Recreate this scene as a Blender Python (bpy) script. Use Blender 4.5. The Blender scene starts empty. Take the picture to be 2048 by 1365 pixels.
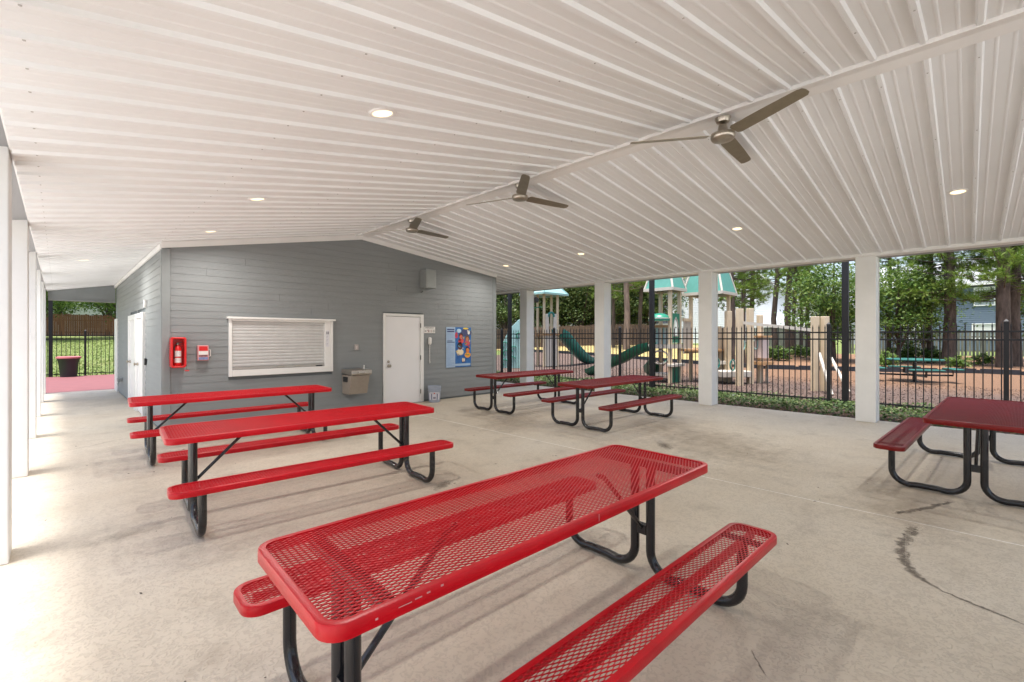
import bpy, math, random
import numpy as np
from mathutils import Vector, Matrix

# ------------------------------------------------------------------ camera, sky, sun, exposure
S = bpy.context.scene
COL = S.collection
cam = bpy.data.cameras.new('camera')
cam.lens = 16.0; cam.sensor_width = 36.0; cam.shift_y = -0.0044
cam.clip_start = 0.05; cam.clip_end = 2000
camo = bpy.data.objects.new('camera', cam); COL.objects.link(camo)
camo.location = (0, 0, 1.5)
camo.rotation_euler = (math.radians(90), 0, math.radians(-44.92))
S.camera = camo

SUN_EL, SUN_AZ = 80.0, 265.0          # degrees, azimuth clockwise from +Y
w = bpy.data.worlds.new('World'); S.world = w; w.use_nodes = True
nt = w.node_tree; nt.nodes.clear()
sky = nt.nodes.new('ShaderNodeTexSky'); sky.sky_type = 'NISHITA'; sky.sun_disc = False
sky.sun_elevation = math.radians(SUN_EL); sky.sun_rotation = math.radians(SUN_AZ)
sky.air_density = 1.0; sky.dust_density = 4.0; sky.ozone_density = 1.0
hs = nt.nodes.new('ShaderNodeHueSaturation'); hs.inputs['Saturation'].default_value = 0.9
bg = nt.nodes.new('ShaderNodeBackground'); bg.inputs['Strength'].default_value = 0.1
wo = nt.nodes.new('ShaderNodeOutputWorld')
nt.links.new(sky.outputs[0], hs.inputs['Color']); nt.links.new(hs.outputs[0], bg.inputs['Color'])
nt.links.new(bg.outputs[0], wo.inputs['Surface'])

sun = bpy.data.lights.new('sun', 'SUN'); sun.energy = 2.2; sun.angle = math.radians(12)
sun.color = (1.0, 0.98, 0.955)
suno = bpy.data.objects.new('sun', sun); COL.objects.link(suno)
az, el = math.radians(SUN_AZ), math.radians(SUN_EL)
sd = Vector((math.sin(az)*math.cos(el), math.cos(az)*math.cos(el), math.sin(el)))
suno.rotation_euler = sd.to_track_quat('Z', 'Y').to_euler()
suno.location = (-20, 0, 30)

S.view_settings.view_transform = 'Standard'; S.view_settings.look = 'None'
S.view_settings.exposure = 1.88; S.view_settings.gamma = 1.0
S.view_settings.use_curve_mapping = False
DOWNLIGHT_W = 8.0
S.render.engine = 'CYCLES'
S.cycles.use_denoising = True
S.cycles.max_bounces = 10; S.cycles.diffuse_bounces = 6; S.cycles.glossy_bounces = 4
S.cycles.transmission_bounces = 4; S.cycles.transparent_max_bounces = 12
S.cycles.sample_clamp_indirect = 6.0
S.cycles.caustics_reflective = False; S.cycles.caustics_refractive = False

R = random.Random(7)

# ------------------------------------------------------------------ helpers
ORG = {}
class MB:
    def __init__(s): s.v = []; s.f = []
    def add(s, vs, fs):
        b = len(s.v); s.v += [tuple(p) for p in vs]; s.f += [tuple(i+b for i in f) for f in fs]; return s
    def box(s, x0, x1, y0, y1, z0, z1):
        return s.add([(x0,y0,z0),(x1,y0,z0),(x1,y1,z0),(x0,y1,z0),(x0,y0,z1),(x1,y0,z1),(x1,y1,z1),(x0,y1,z1)],
                     [(0,3,2,1),(4,5,6,7),(0,1,5,4),(1,2,6,5),(2,3,7,6),(3,0,4,7)])
    def obox(s, c, ax, ay, az):      # centre + three half-axis vectors
        c, ax, ay, az = map(Vector, (c, ax, ay, az)); vs = []
        for k in (-1, 1):
            for i, j in ((-1,-1),(1,-1),(1,1),(-1,1)): vs.append(c+ax*i+ay*j+az*k)
        return s.add(vs, [(0,3,2,1),(4,5,6,7),(0,1,5,4),(1,2,6,5),(2,3,7,6),(3,0,4,7)])
    def tube(s, pts, r, n=10, cap=True):
        pts = [Vector(p) for p in pts]; m = len(pts)
        rs = r if isinstance(r, (list, tuple)) else [r]*m
        b = len(s.v); up = None
        for i, p in enumerate(pts):
            t = (pts[min(i+1,m-1)]-pts[max(i-1,0)]).normalized()
            if up is None:
                up = Vector((0,0,1)) if abs(t.z) < .9 else Vector((0,1,0))
            a = (up - t*up.dot(t)).normalized(); up = a; c = t.cross(a)
            for k in range(n):
                th = 2*math.pi*k/n; s.v.append(tuple(p + (a*math.cos(th)+c*math.sin(th))*rs[i]))
        for i in range(m-1):
            for k in range(n):
                k2 = (k+1) % n
                s.f.append((b+i*n+k, b+i*n+k2, b+(i+1)*n+k2, b+(i+1)*n+k))
        if cap:
            s.f.append(tuple(b+k for k in reversed(range(n)))); s.f.append(tuple(b+(m-1)*n+k for k in range(n)))
        return s
    def lathe(s, prof, c=(0,0,0), n=20, axis='z', cap=True):
        b = len(s.v); m = len(prof)
        for r, z in prof:
            for k in range(n):
                th = 2*math.pi*k/n; x, y = r*math.cos(th), r*math.sin(th)
                p = (x, y, z) if axis == 'z' else ((x, z, y) if axis == 'y' else (z, x, y))
                s.v.append((p[0]+c[0], p[1]+c[1], p[2]+c[2]))
        for i in range(m-1):
            for k in range(n):
                k2 = (k+1) % n
                s.f.append((b+i*n+k, b+i*n+k2, b+(i+1)*n+k2, b+(i+1)*n+k))
        if cap: s.f.append(tuple(b+k for k in reversed(range(n)))); s.f.append(tuple(b+(m-1)*n+k for k in range(n)))
        return s
    def prism(s, poly, lo, hi, axis='y'):   # poly in the two other axes
        n = len(poly); vs = []
        for d in (lo, hi):
            for a, b_ in poly:
                vs.append({'x': (d,a,b_), 'y': (a,d,b_), 'z': (a,b_,d)}[axis])
        fs = [tuple(range(n)), tuple(range(2*n-1, n-1, -1))]
        for i in range(n):
            j = (i+1) % n; fs.append((i, i+n, j+n, j))
        return s.add(vs, fs)
    def build(s, name, mat, parent=None, smooth=False, bevel=0.0, seg=2):
        me = bpy.data.meshes.new(name)
        o0 = ORG.get(parent.name, (0,0,0)) if parent else (0,0,0)
        me.from_pydata([(p[0]-o0[0], p[1]-o0[1], p[2]-o0[2]) for p in s.v], [], s.f)
        me.validate()
        fix_normals(me)
        if mat: me.materials.append(mat)
        o = bpy.data.objects.new(name, me); COL.objects.link(o)
        if parent: o.parent = parent; ORG[o.name] = o0
        if smooth:
            me.shade_smooth()
            try: me.set_sharp_from_angle(angle=math.radians(38))
            except Exception: pass
        if bevel:
            m = o.modifiers.new('bevel', 'BEVEL'); m.width = bevel; m.segments = seg; m.limit_method = 'ANGLE'
            m.harden_normals = False
        return o
import bmesh
def fix_normals(me):
    if len(me.polygons) > 6000: return
    bm = bmesh.new(); bm.from_mesh(me); bmesh.ops.recalc_face_normals(bm, faces=bm.faces); bm.to_mesh(me); bm.free()
def npmesh(name, V, F, mat, parent=None, quads=True):
    me = bpy.data.meshes.new(name); k = F.shape[1]
    me.vertices.add(len(V)); me.vertices.foreach_set('co', V.astype(np.float32).ravel())
    me.loops.add(F.size); me.loops.foreach_set('vertex_index', F.astype(np.int32).ravel())
    me.polygons.add(len(F)); me.polygons.foreach_set('loop_start', np.arange(0, F.size, k, dtype=np.int32))
    me.polygons.foreach_set('loop_total', np.full(len(F), k, dtype=np.int32))
    me.update(calc_edges=True)
    if mat: me.materials.append(mat)
    return me
def obj_of(name, me, parent=None, loc=(0,0,0)):
    o = bpy.data.objects.new(name, me); COL.objects.link(o); o.location = loc
    if parent: o.parent = parent; ORG[o.name] = ORG.get(parent.name, (0,0,0))
    return o
def tag(o, label, cat, group=None):
    o['label'] = label; o['category'] = cat
    if group: o['group'] = group
    return o
def thing(name, label, cat, loc=(0,0,0), group=None, rz=0):
    o = bpy.data.objects.new(name, None); COL.objects.link(o); o.location = loc; o.rotation_euler = (0,0,rz)
    o.empty_display_size = .1; ORG[o.name] = tuple(loc)
    return tag(o, label, cat, group)
def struct(o): o['kind'] = 'structure'; return o
def stuff(o): o['kind'] = 'stuff'; return o
def copy_tree(o, parent=None):
    c = o.copy(); COL.objects.link(c); c.parent = parent
    for ch in list(o.children): copy_tree(ch, c)
    return c

# ------------------------------------------------------------------ materials
MATS = {}
def M(name, col, rough=.6, metal=0., var=.0, vscale=8., bump=0., bscale=60., spec=.5, col2=None, stretch=None, coat=0.):
    if name in MATS: return MATS[name]
    m = bpy.data.materials.new(name); m.use_nodes = True; t = m.node_tree; N = t.nodes; L = t.links
    p = N['Principled BSDF']; p.inputs['Roughness'].default_value = rough; p.inputs['Metallic'].default_value = metal
    p.inputs['Specular IOR Level'].default_value = spec
    p.inputs['Coat Weight'].default_value = coat
    p.inputs['Base Color'].default_value = (*col, 1)
    tc = N.new('ShaderNodeTexCoord'); mp = N.new('ShaderNodeMapping'); L.new(tc.outputs['Object'], mp.inputs[0])
    if stretch: mp.inputs['Scale'].default_value = stretch
    if var or col2:
        nz = N.new('ShaderNodeTexNoise'); nz.inputs['Scale'].default_value = vscale; nz.inputs['Detail'].default_value = 6
        nz.inputs['Roughness'].default_value = .62
        L.new(mp.outputs[0], nz.inputs['Vector'])
        cr = N.new('ShaderNodeValToRGB'); cr.color_ramp.elements[0].position = .32; cr.color_ramp.elements[1].position = .7
        c2 = col2 if col2 else tuple(min(1, c*(1+var)) for c in col)
        c1 = col if col2 else tuple(c*(1-var) for c in col)
        cr.color_ramp.elements[0].color = (*c1, 1); cr.color_ramp.elements[1].color = (*c2, 1)
        L.new(nz.outputs['Fac'], cr.inputs[0]); L.new(cr.outputs[0], p.inputs['Base Color'])
    if bump:
        nb = N.new('ShaderNodeTexNoise'); nb.inputs['Scale'].default_value = bscale; nb.inputs['Detail'].default_value = 4
        L.new(mp.outputs[0], nb.inputs['Vector'])
        b = N.new('ShaderNodeBump'); b.inputs['Strength'].default_value = bump; b.inputs['Distance'].default_value = .01
        L.new(nb.outputs['Fac'], b.inputs['Height']); L.new(b.outputs[0], p.inputs['Normal'])
    MATS[name] = m; return m

def ramp(N, L, src, stops):
    c = N.new('ShaderNodeValToRGB'); e = c.color_ramp.elements
    while len(e) < len(stops): e.new(.5)
    for i, (pos, col) in enumerate(stops): e[i].position = pos; e[i].color = (*col, 1) if len(col) == 3 else col
    L.new(src, c.inputs[0]); return c.outputs[0]
def noise(N, L, vec, sc, det=5, rough=.6):
    n = N.new('ShaderNodeTexNoise'); n.inputs['Scale'].default_value = sc; n.inputs['Detail'].default_value = det
    n.inputs['Roughness'].default_value = rough; L.new(vec, n.inputs['Vector']); return n.outputs['Fac']
def mixc(N, L, fac, a, b, mode='MIX'):
    x = N.new('ShaderNodeMix'); x.data_type = 'RGBA'; x.blend_type = mode
    if isinstance(fac, float): x.inputs[0].default_value = fac
    else: L.new(fac, x.inputs[0])
    for s, k in ((a, 6), (b, 7)):
        if isinstance(s, tuple): x.inputs[k].default_value = (*s, 1)
        else: L.new(s, x.inputs[k])
    return x.outputs[2]
def base(name):
    m = bpy.data.materials.new(name); m.use_nodes = True; t = m.node_tree
    tc = t.nodes.new('ShaderNodeTexCoord'); MATS[name] = m
    return m, t.nodes, t.links, t.nodes['Principled BSDF'], tc.outputs['Object']

def concrete_mat():
    m, N, L, p, v = base('concrete')
    big = ramp(N, L, noise(N, L, v, .38, 5, .62), [(.3, (.51,.435,.335)), (.5, (.59,.52,.415)), (.72, (.66,.60,.50))])
    med = ramp(N, L, noise(N, L, v, 2.6, 7, .68), [(.28, (.70,.68,.66)), (.46, (.97,.97,.97)), (.75, (1.05,1.05,1.04))])
    c = mixc(N, L, .8, big, med, 'MULTIPLY')
    # knock-down finish: worm-like raised islands
    wv = N.new('ShaderNodeTexNoise'); wv.inputs['Scale'].default_value = 34; wv.inputs['Detail'].default_value = 3
    wv.inputs['Distortion'].default_value = 1.4; L.new(v, wv.inputs['Vector'])
    isl = ramp(N, L, wv.outputs['Fac'], [(.42, (0,0,0)), (.5, (1,1,1)), (.58, (1,1,1))])
    c = mixc(N, L, mixc(N, L, .24, (0.,0.,0.), ramp(N, L, isl, [(0., (1,1,1)), (1., (0,0,0))])), c, (.30,.25,.20))
    sp = ramp(N, L, noise(N, L, v, 9, 2, .4), [(.73, (0,0,0)), (.80, (.5,.5,.5))])
    c = mixc(N, L, sp, c, (.42,.36,.30))
    L.new(c, p.inputs['Base Color'])
    rr = ramp(N, L, noise(N, L, v, 1.1, 4, .6), [(.3, (.42,.42,.42)), (.7, (.66,.66,.66))])
    L.new(rr, p.inputs['Roughness']); p.inputs['Specular IOR Level'].default_value = .42
    b = N.new('ShaderNodeBump'); b.inputs['Strength'].default_value = .55; b.inputs['Distance'].default_value = .004
    L.new(isl, b.inputs['Height'])
    b2 = N.new('ShaderNodeBump'); b2.inputs['Strength'].default_value = .25; b2.inputs['Distance'].default_value = .003
    L.new(noise(N, L, v, 160, 3), b2.inputs['Height']); L.new(b.outputs[0], b2.inputs['Normal'])
    L.new(b2.outputs[0], p.inputs['Normal'])
    return m
CONC = concrete_mat()
WHITE = M('white_paint', (.80,.80,.79), .42, var=.035, vscale=3, bump=.05, bscale=90)
TRIM = M('white_trim', (.80,.79,.775), .38, var=.03, vscale=2)
def ceiling_mat(name, col):
    m, N, L, p, v = base(name)
    c = ramp(N, L, noise(N, L, v, .8, 5, .6), [(.3, tuple(k*.955 for k in col)), (.7, tuple(min(1,k*1.02) for k in col))])
    L.new(c, p.inputs['Base Color']); p.inputs['Roughness'].default_value = .4
    return m
CEIL = ceiling_mat('ceiling_steel', (.82,.835,.845))
CEILP = ceiling_mat('perforated_ceiling_steel', (.80,.81,.815))
SIDING = M('siding_paint', (.238,.252,.258), .62, var=.06, vscale=5, bump=.22, bscale=45, stretch=(.25,.25,3))
CORNER = M('corner_paint', (.25,.27,.275), .6, var=.05, vscale=4, bump=.1, bscale=40)
DOORW = M('door_white', (.80,.79,.80), .35, var=.02, vscale=2)
RED = M('red_coating', (.52,.003,.011), .32, var=.13, vscale=5, bump=.06, bscale=120, spec=.3)
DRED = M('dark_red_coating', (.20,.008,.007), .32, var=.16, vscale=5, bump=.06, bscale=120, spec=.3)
BLACK = M('black_enamel', (.012,.012,.014), .26, var=.3, vscale=14, coat=.2)
FENCEB = M('black_aluminium', (.012,.012,.014), .55, spec=.3)
STEEL = M('brushed_nickel', (.44,.40,.34), .30, metal=1., var=.1, vscale=30)
BLADE = M('fan_blade', (.30,.265,.20), .38, metal=.85, var=.08, vscale=12, stretch=(1,1,1))
ALU = M('shutter_steel', (.56,.555,.55), .45, metal=.1, var=.05, vscale=9)
GREYM = M('grey_box_steel', (.30,.315,.31), .45, metal=.3, var=.05)
FTN = M('fountain_stainless', (.42,.38,.34), .36, metal=.75, var=.08, vscale=20, stretch=(1,1,6))
FTNG = M('fountain_panel', (.33,.28,.235), .5, metal=.2, var=.06, vscale=18)
REDP = M('red_plastic', (.66,.012,.014), .3, var=.04)
DARKP = M('dark_plastic', (.02,.02,.022), .4)
JOINT = M('joint_filler', (.84,.81,.76), .8, var=.1, vscale=6)
BEIGE = M('beige_plastic', (.56,.45,.305), .5, var=.07, vscale=5)
CREAM = M('cream_plastic', (.48,.44,.375), .5, var=.06, vscale=5)
PGREEN = M('green_plastic', (.012,.18,.11), .35, var=.08)
PTEAL = M('teal_plastic', (.010,.17,.145), .4, var=.08)
ROOFT = M('teal_roof', (.075,.24,.195), .45, var=.08)
PALET = M('pale_teal_plastic', (.26,.43,.41), .45, var=.06)
SLIDET = M('slide_teal', (.022,.25,.215), .35, var=.08)
TAN = M('tan_deck', (.42,.24,.11), .6, var=.1)

# ------------------------------------------------------------------ geometry constants of the pavilion
AX, AZ = 4.45, 3.606                 # ridge
SL, SR = .19, .1165                  # slopes
def cz(x): return AZ - SL*(AX-x) if x < AX else AZ - SR*(x-AX)
Y0, Y1 = -6.2, 17.2                  # pavilion ends
WY = 8.88                            # gable wall plane
LX = -.23; RX = 10.03                # inner faces of post rows

def sstep(a, b, x):
    t = min(1, max(0, (x-a)/(b-a))); return t*t*(3-2*t)
def gz(x, y):
    z = -.075
    z += 1.6*sstep(25.5, 54, y)*(1-sstep(8, 25, x))
    z += .80*sstep(2, 22, y)*sstep(21, 36, x)
    z += .15*sstep(30, 46, x)*(1-sstep(2, 22, y))
    return z

# ------------------------------------------------------------------ ground, road-like surfaces
def grid_sheet(name, xs, ys, mat, dz=0., zf=gz):
    V = np.array([(x, y, zf(x, y)+dz) for y in ys for x in xs], dtype=float); nx = len(xs)
    F = np.array([(j*nx+i, j*nx+i+1, (j+1)*nx+i+1, (j+1)*nx+i) for j in range(len(ys)-1) for i in range(nx-1)])
    me = npmesh(name, V, F, mat); me.shade_smooth(); return obj_of(name, me)

def lawn_mat():
    m, N, L, p, v = base('lawn_grass')
    a = ramp(N, L, noise(N, L, v, .25, 6, .65), [(.3, (.115,.165,.034)), (.55, (.155,.20,.048)), (.75, (.23,.22,.085))])
    f = ramp(N, L, noise(N, L, v, 22, 5, .7), [(.3, (.72,.76,.7)), (.7, (1.15,1.12,1.05))])
    L.new(mixc(N, L, .9, a, f, 'MULTIPLY'), p.inputs['Base Color']); p.inputs['Roughness'].default_value = .9
    b = N.new('ShaderNodeBump'); b.inputs['Strength'].default_value = 1; b.inputs['Distance'].default_value = .06
    L.new(noise(N, L, v, 40, 4), b.inputs['Height']); L.new(b.outputs[0], p.inputs['Normal']); return m
ax_ = [-400,-250,-150,-90,-60]+[float(k) for k in np.arange(-40, 90, 2.0)]+[95,110,140,200,300,450]
struct(grid_sheet('ground', ax_, ax_, lawn_mat()))

def bed_mat():
    m, N, L, p, v = base('bark_mulch')
    sx = N.new('ShaderNodeSeparateXYZ'); L.new(v, sx.inputs[0])
    def rng(src, a, b):
        r = N.new('ShaderNodeMapRange'); r.interpolation_type = 'SMOOTHSTEP'
        r.inputs[1].default_value = a; r.inputs[2].default_value = b; L.new(src, r.inputs[0]); return r.outputs[0]
    def mul(a, b):
        q = N.new('ShaderNodeMath'); q.operation = 'MULTIPLY'; L.new(a, q.inputs[0]); L.new(b, q.inputs[1]); return q.outputs[0]
    wob = N.new('ShaderNodeMath'); wob.operation = 'MULTIPLY_ADD'; wob.inputs[1].default_value = 4.
    L.new(noise(N, L, v, .5, 5), wob.inputs[0]); L.new(sx.outputs[0], wob.inputs[2])
    mask = mul(rng(wob.outputs[0], 18.2, 21.6), rng(sx.outputs[1], 12, 8))
    chips = noise(N, L, v, 26, 6, .75)
    mul_c = ramp(N, L, chips, [(.28, (.060,.036,.028)), (.5, (.098,.062,.048)), (.74, (.145,.098,.076))])
    str_c = ramp(N, L, chips, [(.28, (.08,.040,.020)), (.5, (.165,.086,.044)), (.74, (.25,.145,.08))])
    L.new(mixc(N, L, mask, mul_c, str_c), p.inputs['Base Color']); p.inputs['Roughness'].default_value = .9
    b = N.new('ShaderNodeBump'); b.inputs['Strength'].default_value = 1; b.inputs['Distance'].default_value = .05
    L.new(chips, b.inputs['Height']); L.new(b.outputs[0], p.inputs['Normal']); return m
BX = [(-14, 27.2), (-.3, 27.3), (3.2, 25.2), (6.8, 23.7), (10.8, 24.7), (17, 26.3), (26, 27.4)]   # (Y, X) far border of the bed
def bx(y):
    for (a, xa), (b, xb) in zip(BX, BX[1:]):
        if a <= y <= b: return xa+(xb-xa)*(y-a)/(b-a)
    return BX[0][1] if y < BX[0][0] else BX[-1][1]
def bed_sheet(name, ys, xlo, xhi, mat, dz, nx=24):
    V = []; n = nx+1
    for y in ys:
        a, b = xlo(y), xhi(y)
        for i in range(n):
            x = a+(b-a)*i/nx; V.append((x, y, gz(x, y)+dz))
    F = [(j*n+i, j*n+i+1, (j+1)*n+i+1, (j+1)*n+i) for j in range(len(ys)-1) for i in range(nx)]
    me = npmesh(name, np.array(V), np.array(F), mat); me.shade_smooth(); return obj_of(name, me)
BED = bed_mat()
struct(bed_sheet('mulch_bed', [float(k) for k in np.arange(-14, 26.01, .8)], lambda y: 10.36, bx, BED, .03))
struct(bed_sheet('pine_straw_ground', [float(k) for k in np.arange(-14, 11.01, .8)], lambda y: bx(y)+.12,
                 lambda y: 46-.5*max(0, y-2)*1.6, M('pine_straw', (.11,.055,.026), .9, col2=(.27,.145,.075), vscale=9, bump=1, bscale=20), .03))
DRY = M('dry_lawn_grass', (.20,.165,.055), .9, col2=(.40,.30,.12), vscale=3, bump=1, bscale=30)
struct(bed_sheet('dry_lawn', [float(k) for k in np.arange(11.1, 40.01, .8)], lambda y: bx(y)+.12, lambda y: 46-.5*max(0, y-2)*.5, DRY, .03))
PATH = M('red_coating_path', (.165,.052,.055), .75, var=.10, vscale=2.5, bump=.15, bscale=60)
struct(MB().box(-.35, 9, Y1+.012, 24.15, -.13, -.012).build('path', PATH))

# concrete slab: poured panels with filled saw-cut joints
slab = struct(MB().box(-.78, 10.36, Y0, Y1, -.16, -.0015).build('concrete_slab', JOINT))
xs = [-.78, 4.9, 10.36]; ys = [Y0, .9-2.7*1.0, 13.4, Y1]
ys = [Y0, 13.4, Y1]
for i in range(2):
    for j in range(2):
        MB().box(xs[i]+(.010 if i else 0), xs[i+1]-(.010 if i == 0 else 0), ys[j]+(.003 if j else 0), ys[j+1]-(.003 if j == 0 else 0), -.15, 0
                 ).build('slab_panel', CONC, slab)

struct(MB().box(-26, -.79, -30, 16.9, -.16, -.02).build('bounce_deck', M('pale_bounce_concrete', (.54,.52,.49), .8, var=.08, vscale=1.5, bump=.2, bscale=80)))  # unseen pale ground, added to bounce sunlight onto the left posts and ceiling
struct(MB().box(-.78, 30, -40, Y0-.02, -.16, -.02).build('bounce_deck', MATS['pale_bounce_concrete']))  # same added ground behind the camera, bouncing light up to the ceiling
# floor stains: thin deposits with ragged edges lying on the slab
def stain_mat(name, col, dens, sc):
    m, N, L, p, v = base(name)
    p.inputs['Base Color'].default_value = (*col, 1); p.inputs['Roughness'].default_value = .7
    uv = N.new('ShaderNodeUVMap'); uv.uv_map = 'UVMap'
    sx = N.new('ShaderNodeSeparateXYZ'); L.new(uv.outputs[0], sx.inputs[0])
    e = N.new('ShaderNodeMath'); e.operation = 'MULTIPLY_ADD'   # noise*1.2 + edge
    e.inputs[1].default_value = 1.5
    L.new(noise(N, L, v, sc, 6, .7), e.inputs[0]); L.new(sx.outputs[1], e.inputs[2])
    a = ramp(N, L, e.outputs[0], [(.95, (0,0,0)), (1.0, (0,0,0))])
    mr = N.new('ShaderNodeMapRange'); mr.inputs[1].default_value = 1.1; mr.inputs[2].default_value = 1.75
    mr.inputs[3].default_value = 0; mr.inputs[4].default_value = dens; L.new(e.outputs[0], mr.inputs[0])
    L.new(mr.outputs[0], p.inputs['Alpha']); return m
ST1 = stain_mat('dark_stain', (.13,.10,.075), .62, 30)
ST2 = stain_mat('faint_stain', (.12,.09,.065), .24, 12)
ST3 = stain_mat('brown_traffic_stain', (.30,.23,.165), .32, 5)
def ribbon(name, pts, wd, mat, label, z=.0022):
    wl = [p[2] if len(p) > 2 else wd for p in pts]; pts = [Vector((p[0], p[1], z)) for p in pts]; fine = []; fw = []
    for a, b, wa, wb in zip(pts, pts[1:], wl, wl[1:]):
        k = max(2, int((b-a).length/.025))
        fine += [a.lerp(b, i/k)+Vector((R.uniform(-.25,.25)*wa, R.uniform(-.25,.25)*wa, 0)) for i in range(k)]; fw += [wa+(wb-wa)*i/k for i in range(k)]
    fine.append(pts[-1]); fw.append(wl[-1]); vs = []; fs = []; uvs = []
    n = len(fine)
    for i, p in enumerate(fine):
        t = (fine[min(i+1,n-1)]-fine[max(i-1,0)]).normalized(); nn = Vector((-t.y, t.x, 0))
        e = min(i, n-1-i)/max(1, n*.12); e = min(1, e)
        ww = fw[i]*(.45+.55*R.random())
        for q, ed in ((-1, 0), (-.5, .75*e), (0, 1*e), (.5, .75*e), (1, 0)): vs.append(p+nn*q*ww); uvs.append((i/n, ed))
    for i in range(n-1):
        for q in range(4): fs.append((i*5+q, i*5+q+1, i*5+q+6, i*5+q+5))
    me = bpy.data.meshes.new(name); me.from_pydata([tuple(v) for v in vs], [], fs); me.materials.append(mat)
    ul = me.uv_layers.new(name='UVMap')
    for lp in me.loops: ul.data[lp.index].uv = uvs[lp.vertex_index]
    o = bpy.data.objects.new(name, me); COL.objects.link(o); o['kind'] = 'stuff'; o['label'] = label; o['category'] = 'stain'; return o
def patch(name, c, rx, ry, mat, label, ang=0.):
    n = 28; vs = [(c[0], c[1], .0022)]; uv = [(0, 1)]; fs = []
    for k in range(n):
        th = 2*math.pi*k/n; x, y = rx*math.cos(th), ry*math.sin(th)
        vs.append((c[0]+x*math.cos(ang)-y*math.sin(ang), c[1]+x*math.sin(ang)+y*math.cos(ang), .0022)); uv.append((0, 0))
    for k in range(n): fs.append((0, 1+k, 1+(k+1) % n))
    me = bpy.data.meshes.new(name); me.from_pydata(vs, [], fs); me.materials.append(mat)
    ul = me.uv_layers.new(name='UVMap')
    for lp in me.loops: ul.data[lp.index].uv = uv[lp.vertex_index]
    o = bpy.data.objects.new(name, me); COL.objects.link(o); o['kind'] = 'stuff'; o['label'] = label; o['category'] = 'stain'
ribbon('floor_stain', [(4.90,.27,.05),(4.72,.305,.075),(4.55,.325,.06),(4.42,.33,.085),(4.25,.335,.05),(4.11,.32,.075),(3.98,.29,.06),(3.86,.255,.05),(3.77,.19,.032),(3.68,.10,.026),(3.62,-.05,.020),(3.56,-.2,.026),(3.5,-.36,.02)], .06, ST1, 'dark ragged stain curving across the concrete near the right edge')
ribbon('floor_stain', [(4.96,.47),(5.12,.38),(5.34,.27),(5.55,.19),(5.78,.09)], .048, ST1, 'dark stain under the dark red table beside the joint')
patch('floor_stain', (5.9, 2.95), .42, .16, ST1, 'dark oily patch on the floor by the middle white post', .7)
patch('floor_stain', (2.75, 3.75), .30, .13, ST1, 'dark scuffed patch under the second red bench', .4)
patch('floor_stain', (1.55, 1.05), .26, .14, ST2, 'grey scuffed patch beside the nearest table leg', .6)
patch('floor_stain', (1.0, 2.75), .5, .2, ST2, 'faint scuff on the floor between the red tables', .2)
patch('floor_stain', (6.4, 4.6), 1.3, .5, ST2, 'faint brown stain between the far tables', .4)
patch('floor_stain', (6.6, 2.7), 2.6, 1.5, ST3, 'broad brownish discoloured area in the middle of the right half of the floor', .9)
patch('floor_stain', (5.6, 5.6), 1.6, .9, ST3, 'brownish worn area in front of the far dark red tables', .5)
patch('floor_stain', (5.3, .4), 1.5, .8, ST3, 'brownish area around the dark stain near the right edge', .2)
patch('floor_stain', (.4, 4.5), .6, .18, ST2, 'faint darker patch beside the nearest left post', .1)  # faint darker oval reaching inward from the post

ribbon('floor_crack', [(-.25,8.16),(.05,8.36),(.3,8.47),(.55,8.68),(.75,8.77),(1.0,8.86)], .010, ST1, 'hairline crack in the concrete near the walkway')
ribbon('floor_crack', [(.2,13.5),(.6,13.44),(1.1,13.40)], .012, ST1, 'hairline crack across the walkway floor')
ribbon('floor_crack', [(2.2,.62),(2.3,.70),(2.36,.74)], .008, ST1, 'short dark scratch beside the nearest bench')
rd = np.random.default_rng(77); nd = 150
dc = np.stack([-.1+9.8*rd.random(nd), .2+8.4*rd.random(nd), np.full(nd, .004)], 1); dth = rd.random(nd)*6.28; dl = (.006+.016*rd.random(nd)**2)[:,None]
du = np.stack([np.cos(dth), np.sin(dth), 0*dth], 1)*dl; dv = np.stack([-np.sin(dth), np.cos(dth), 0*dth], 1)*dl*.35
top_ = np.array([0, 0, .004])
VD = np.stack([dc-du, dc-dv, dc+du, dc+dv, dc+top_], 1).reshape(-1,3)
FD = np.concatenate([np.arange(nd)[:,None]*5+np.array(q) for q in ([0,1,4],[1,2,4],[2,3,4],[3,0,4])])
o = obj_of('floor_debris', npmesh('debris', VD, FD, M('dead_bits', (.05,.035,.025), .9))); o['kind'] = 'stuff'; tag(o, 'scattered dry leaf bits and specks on the concrete floor', 'debris')
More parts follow.
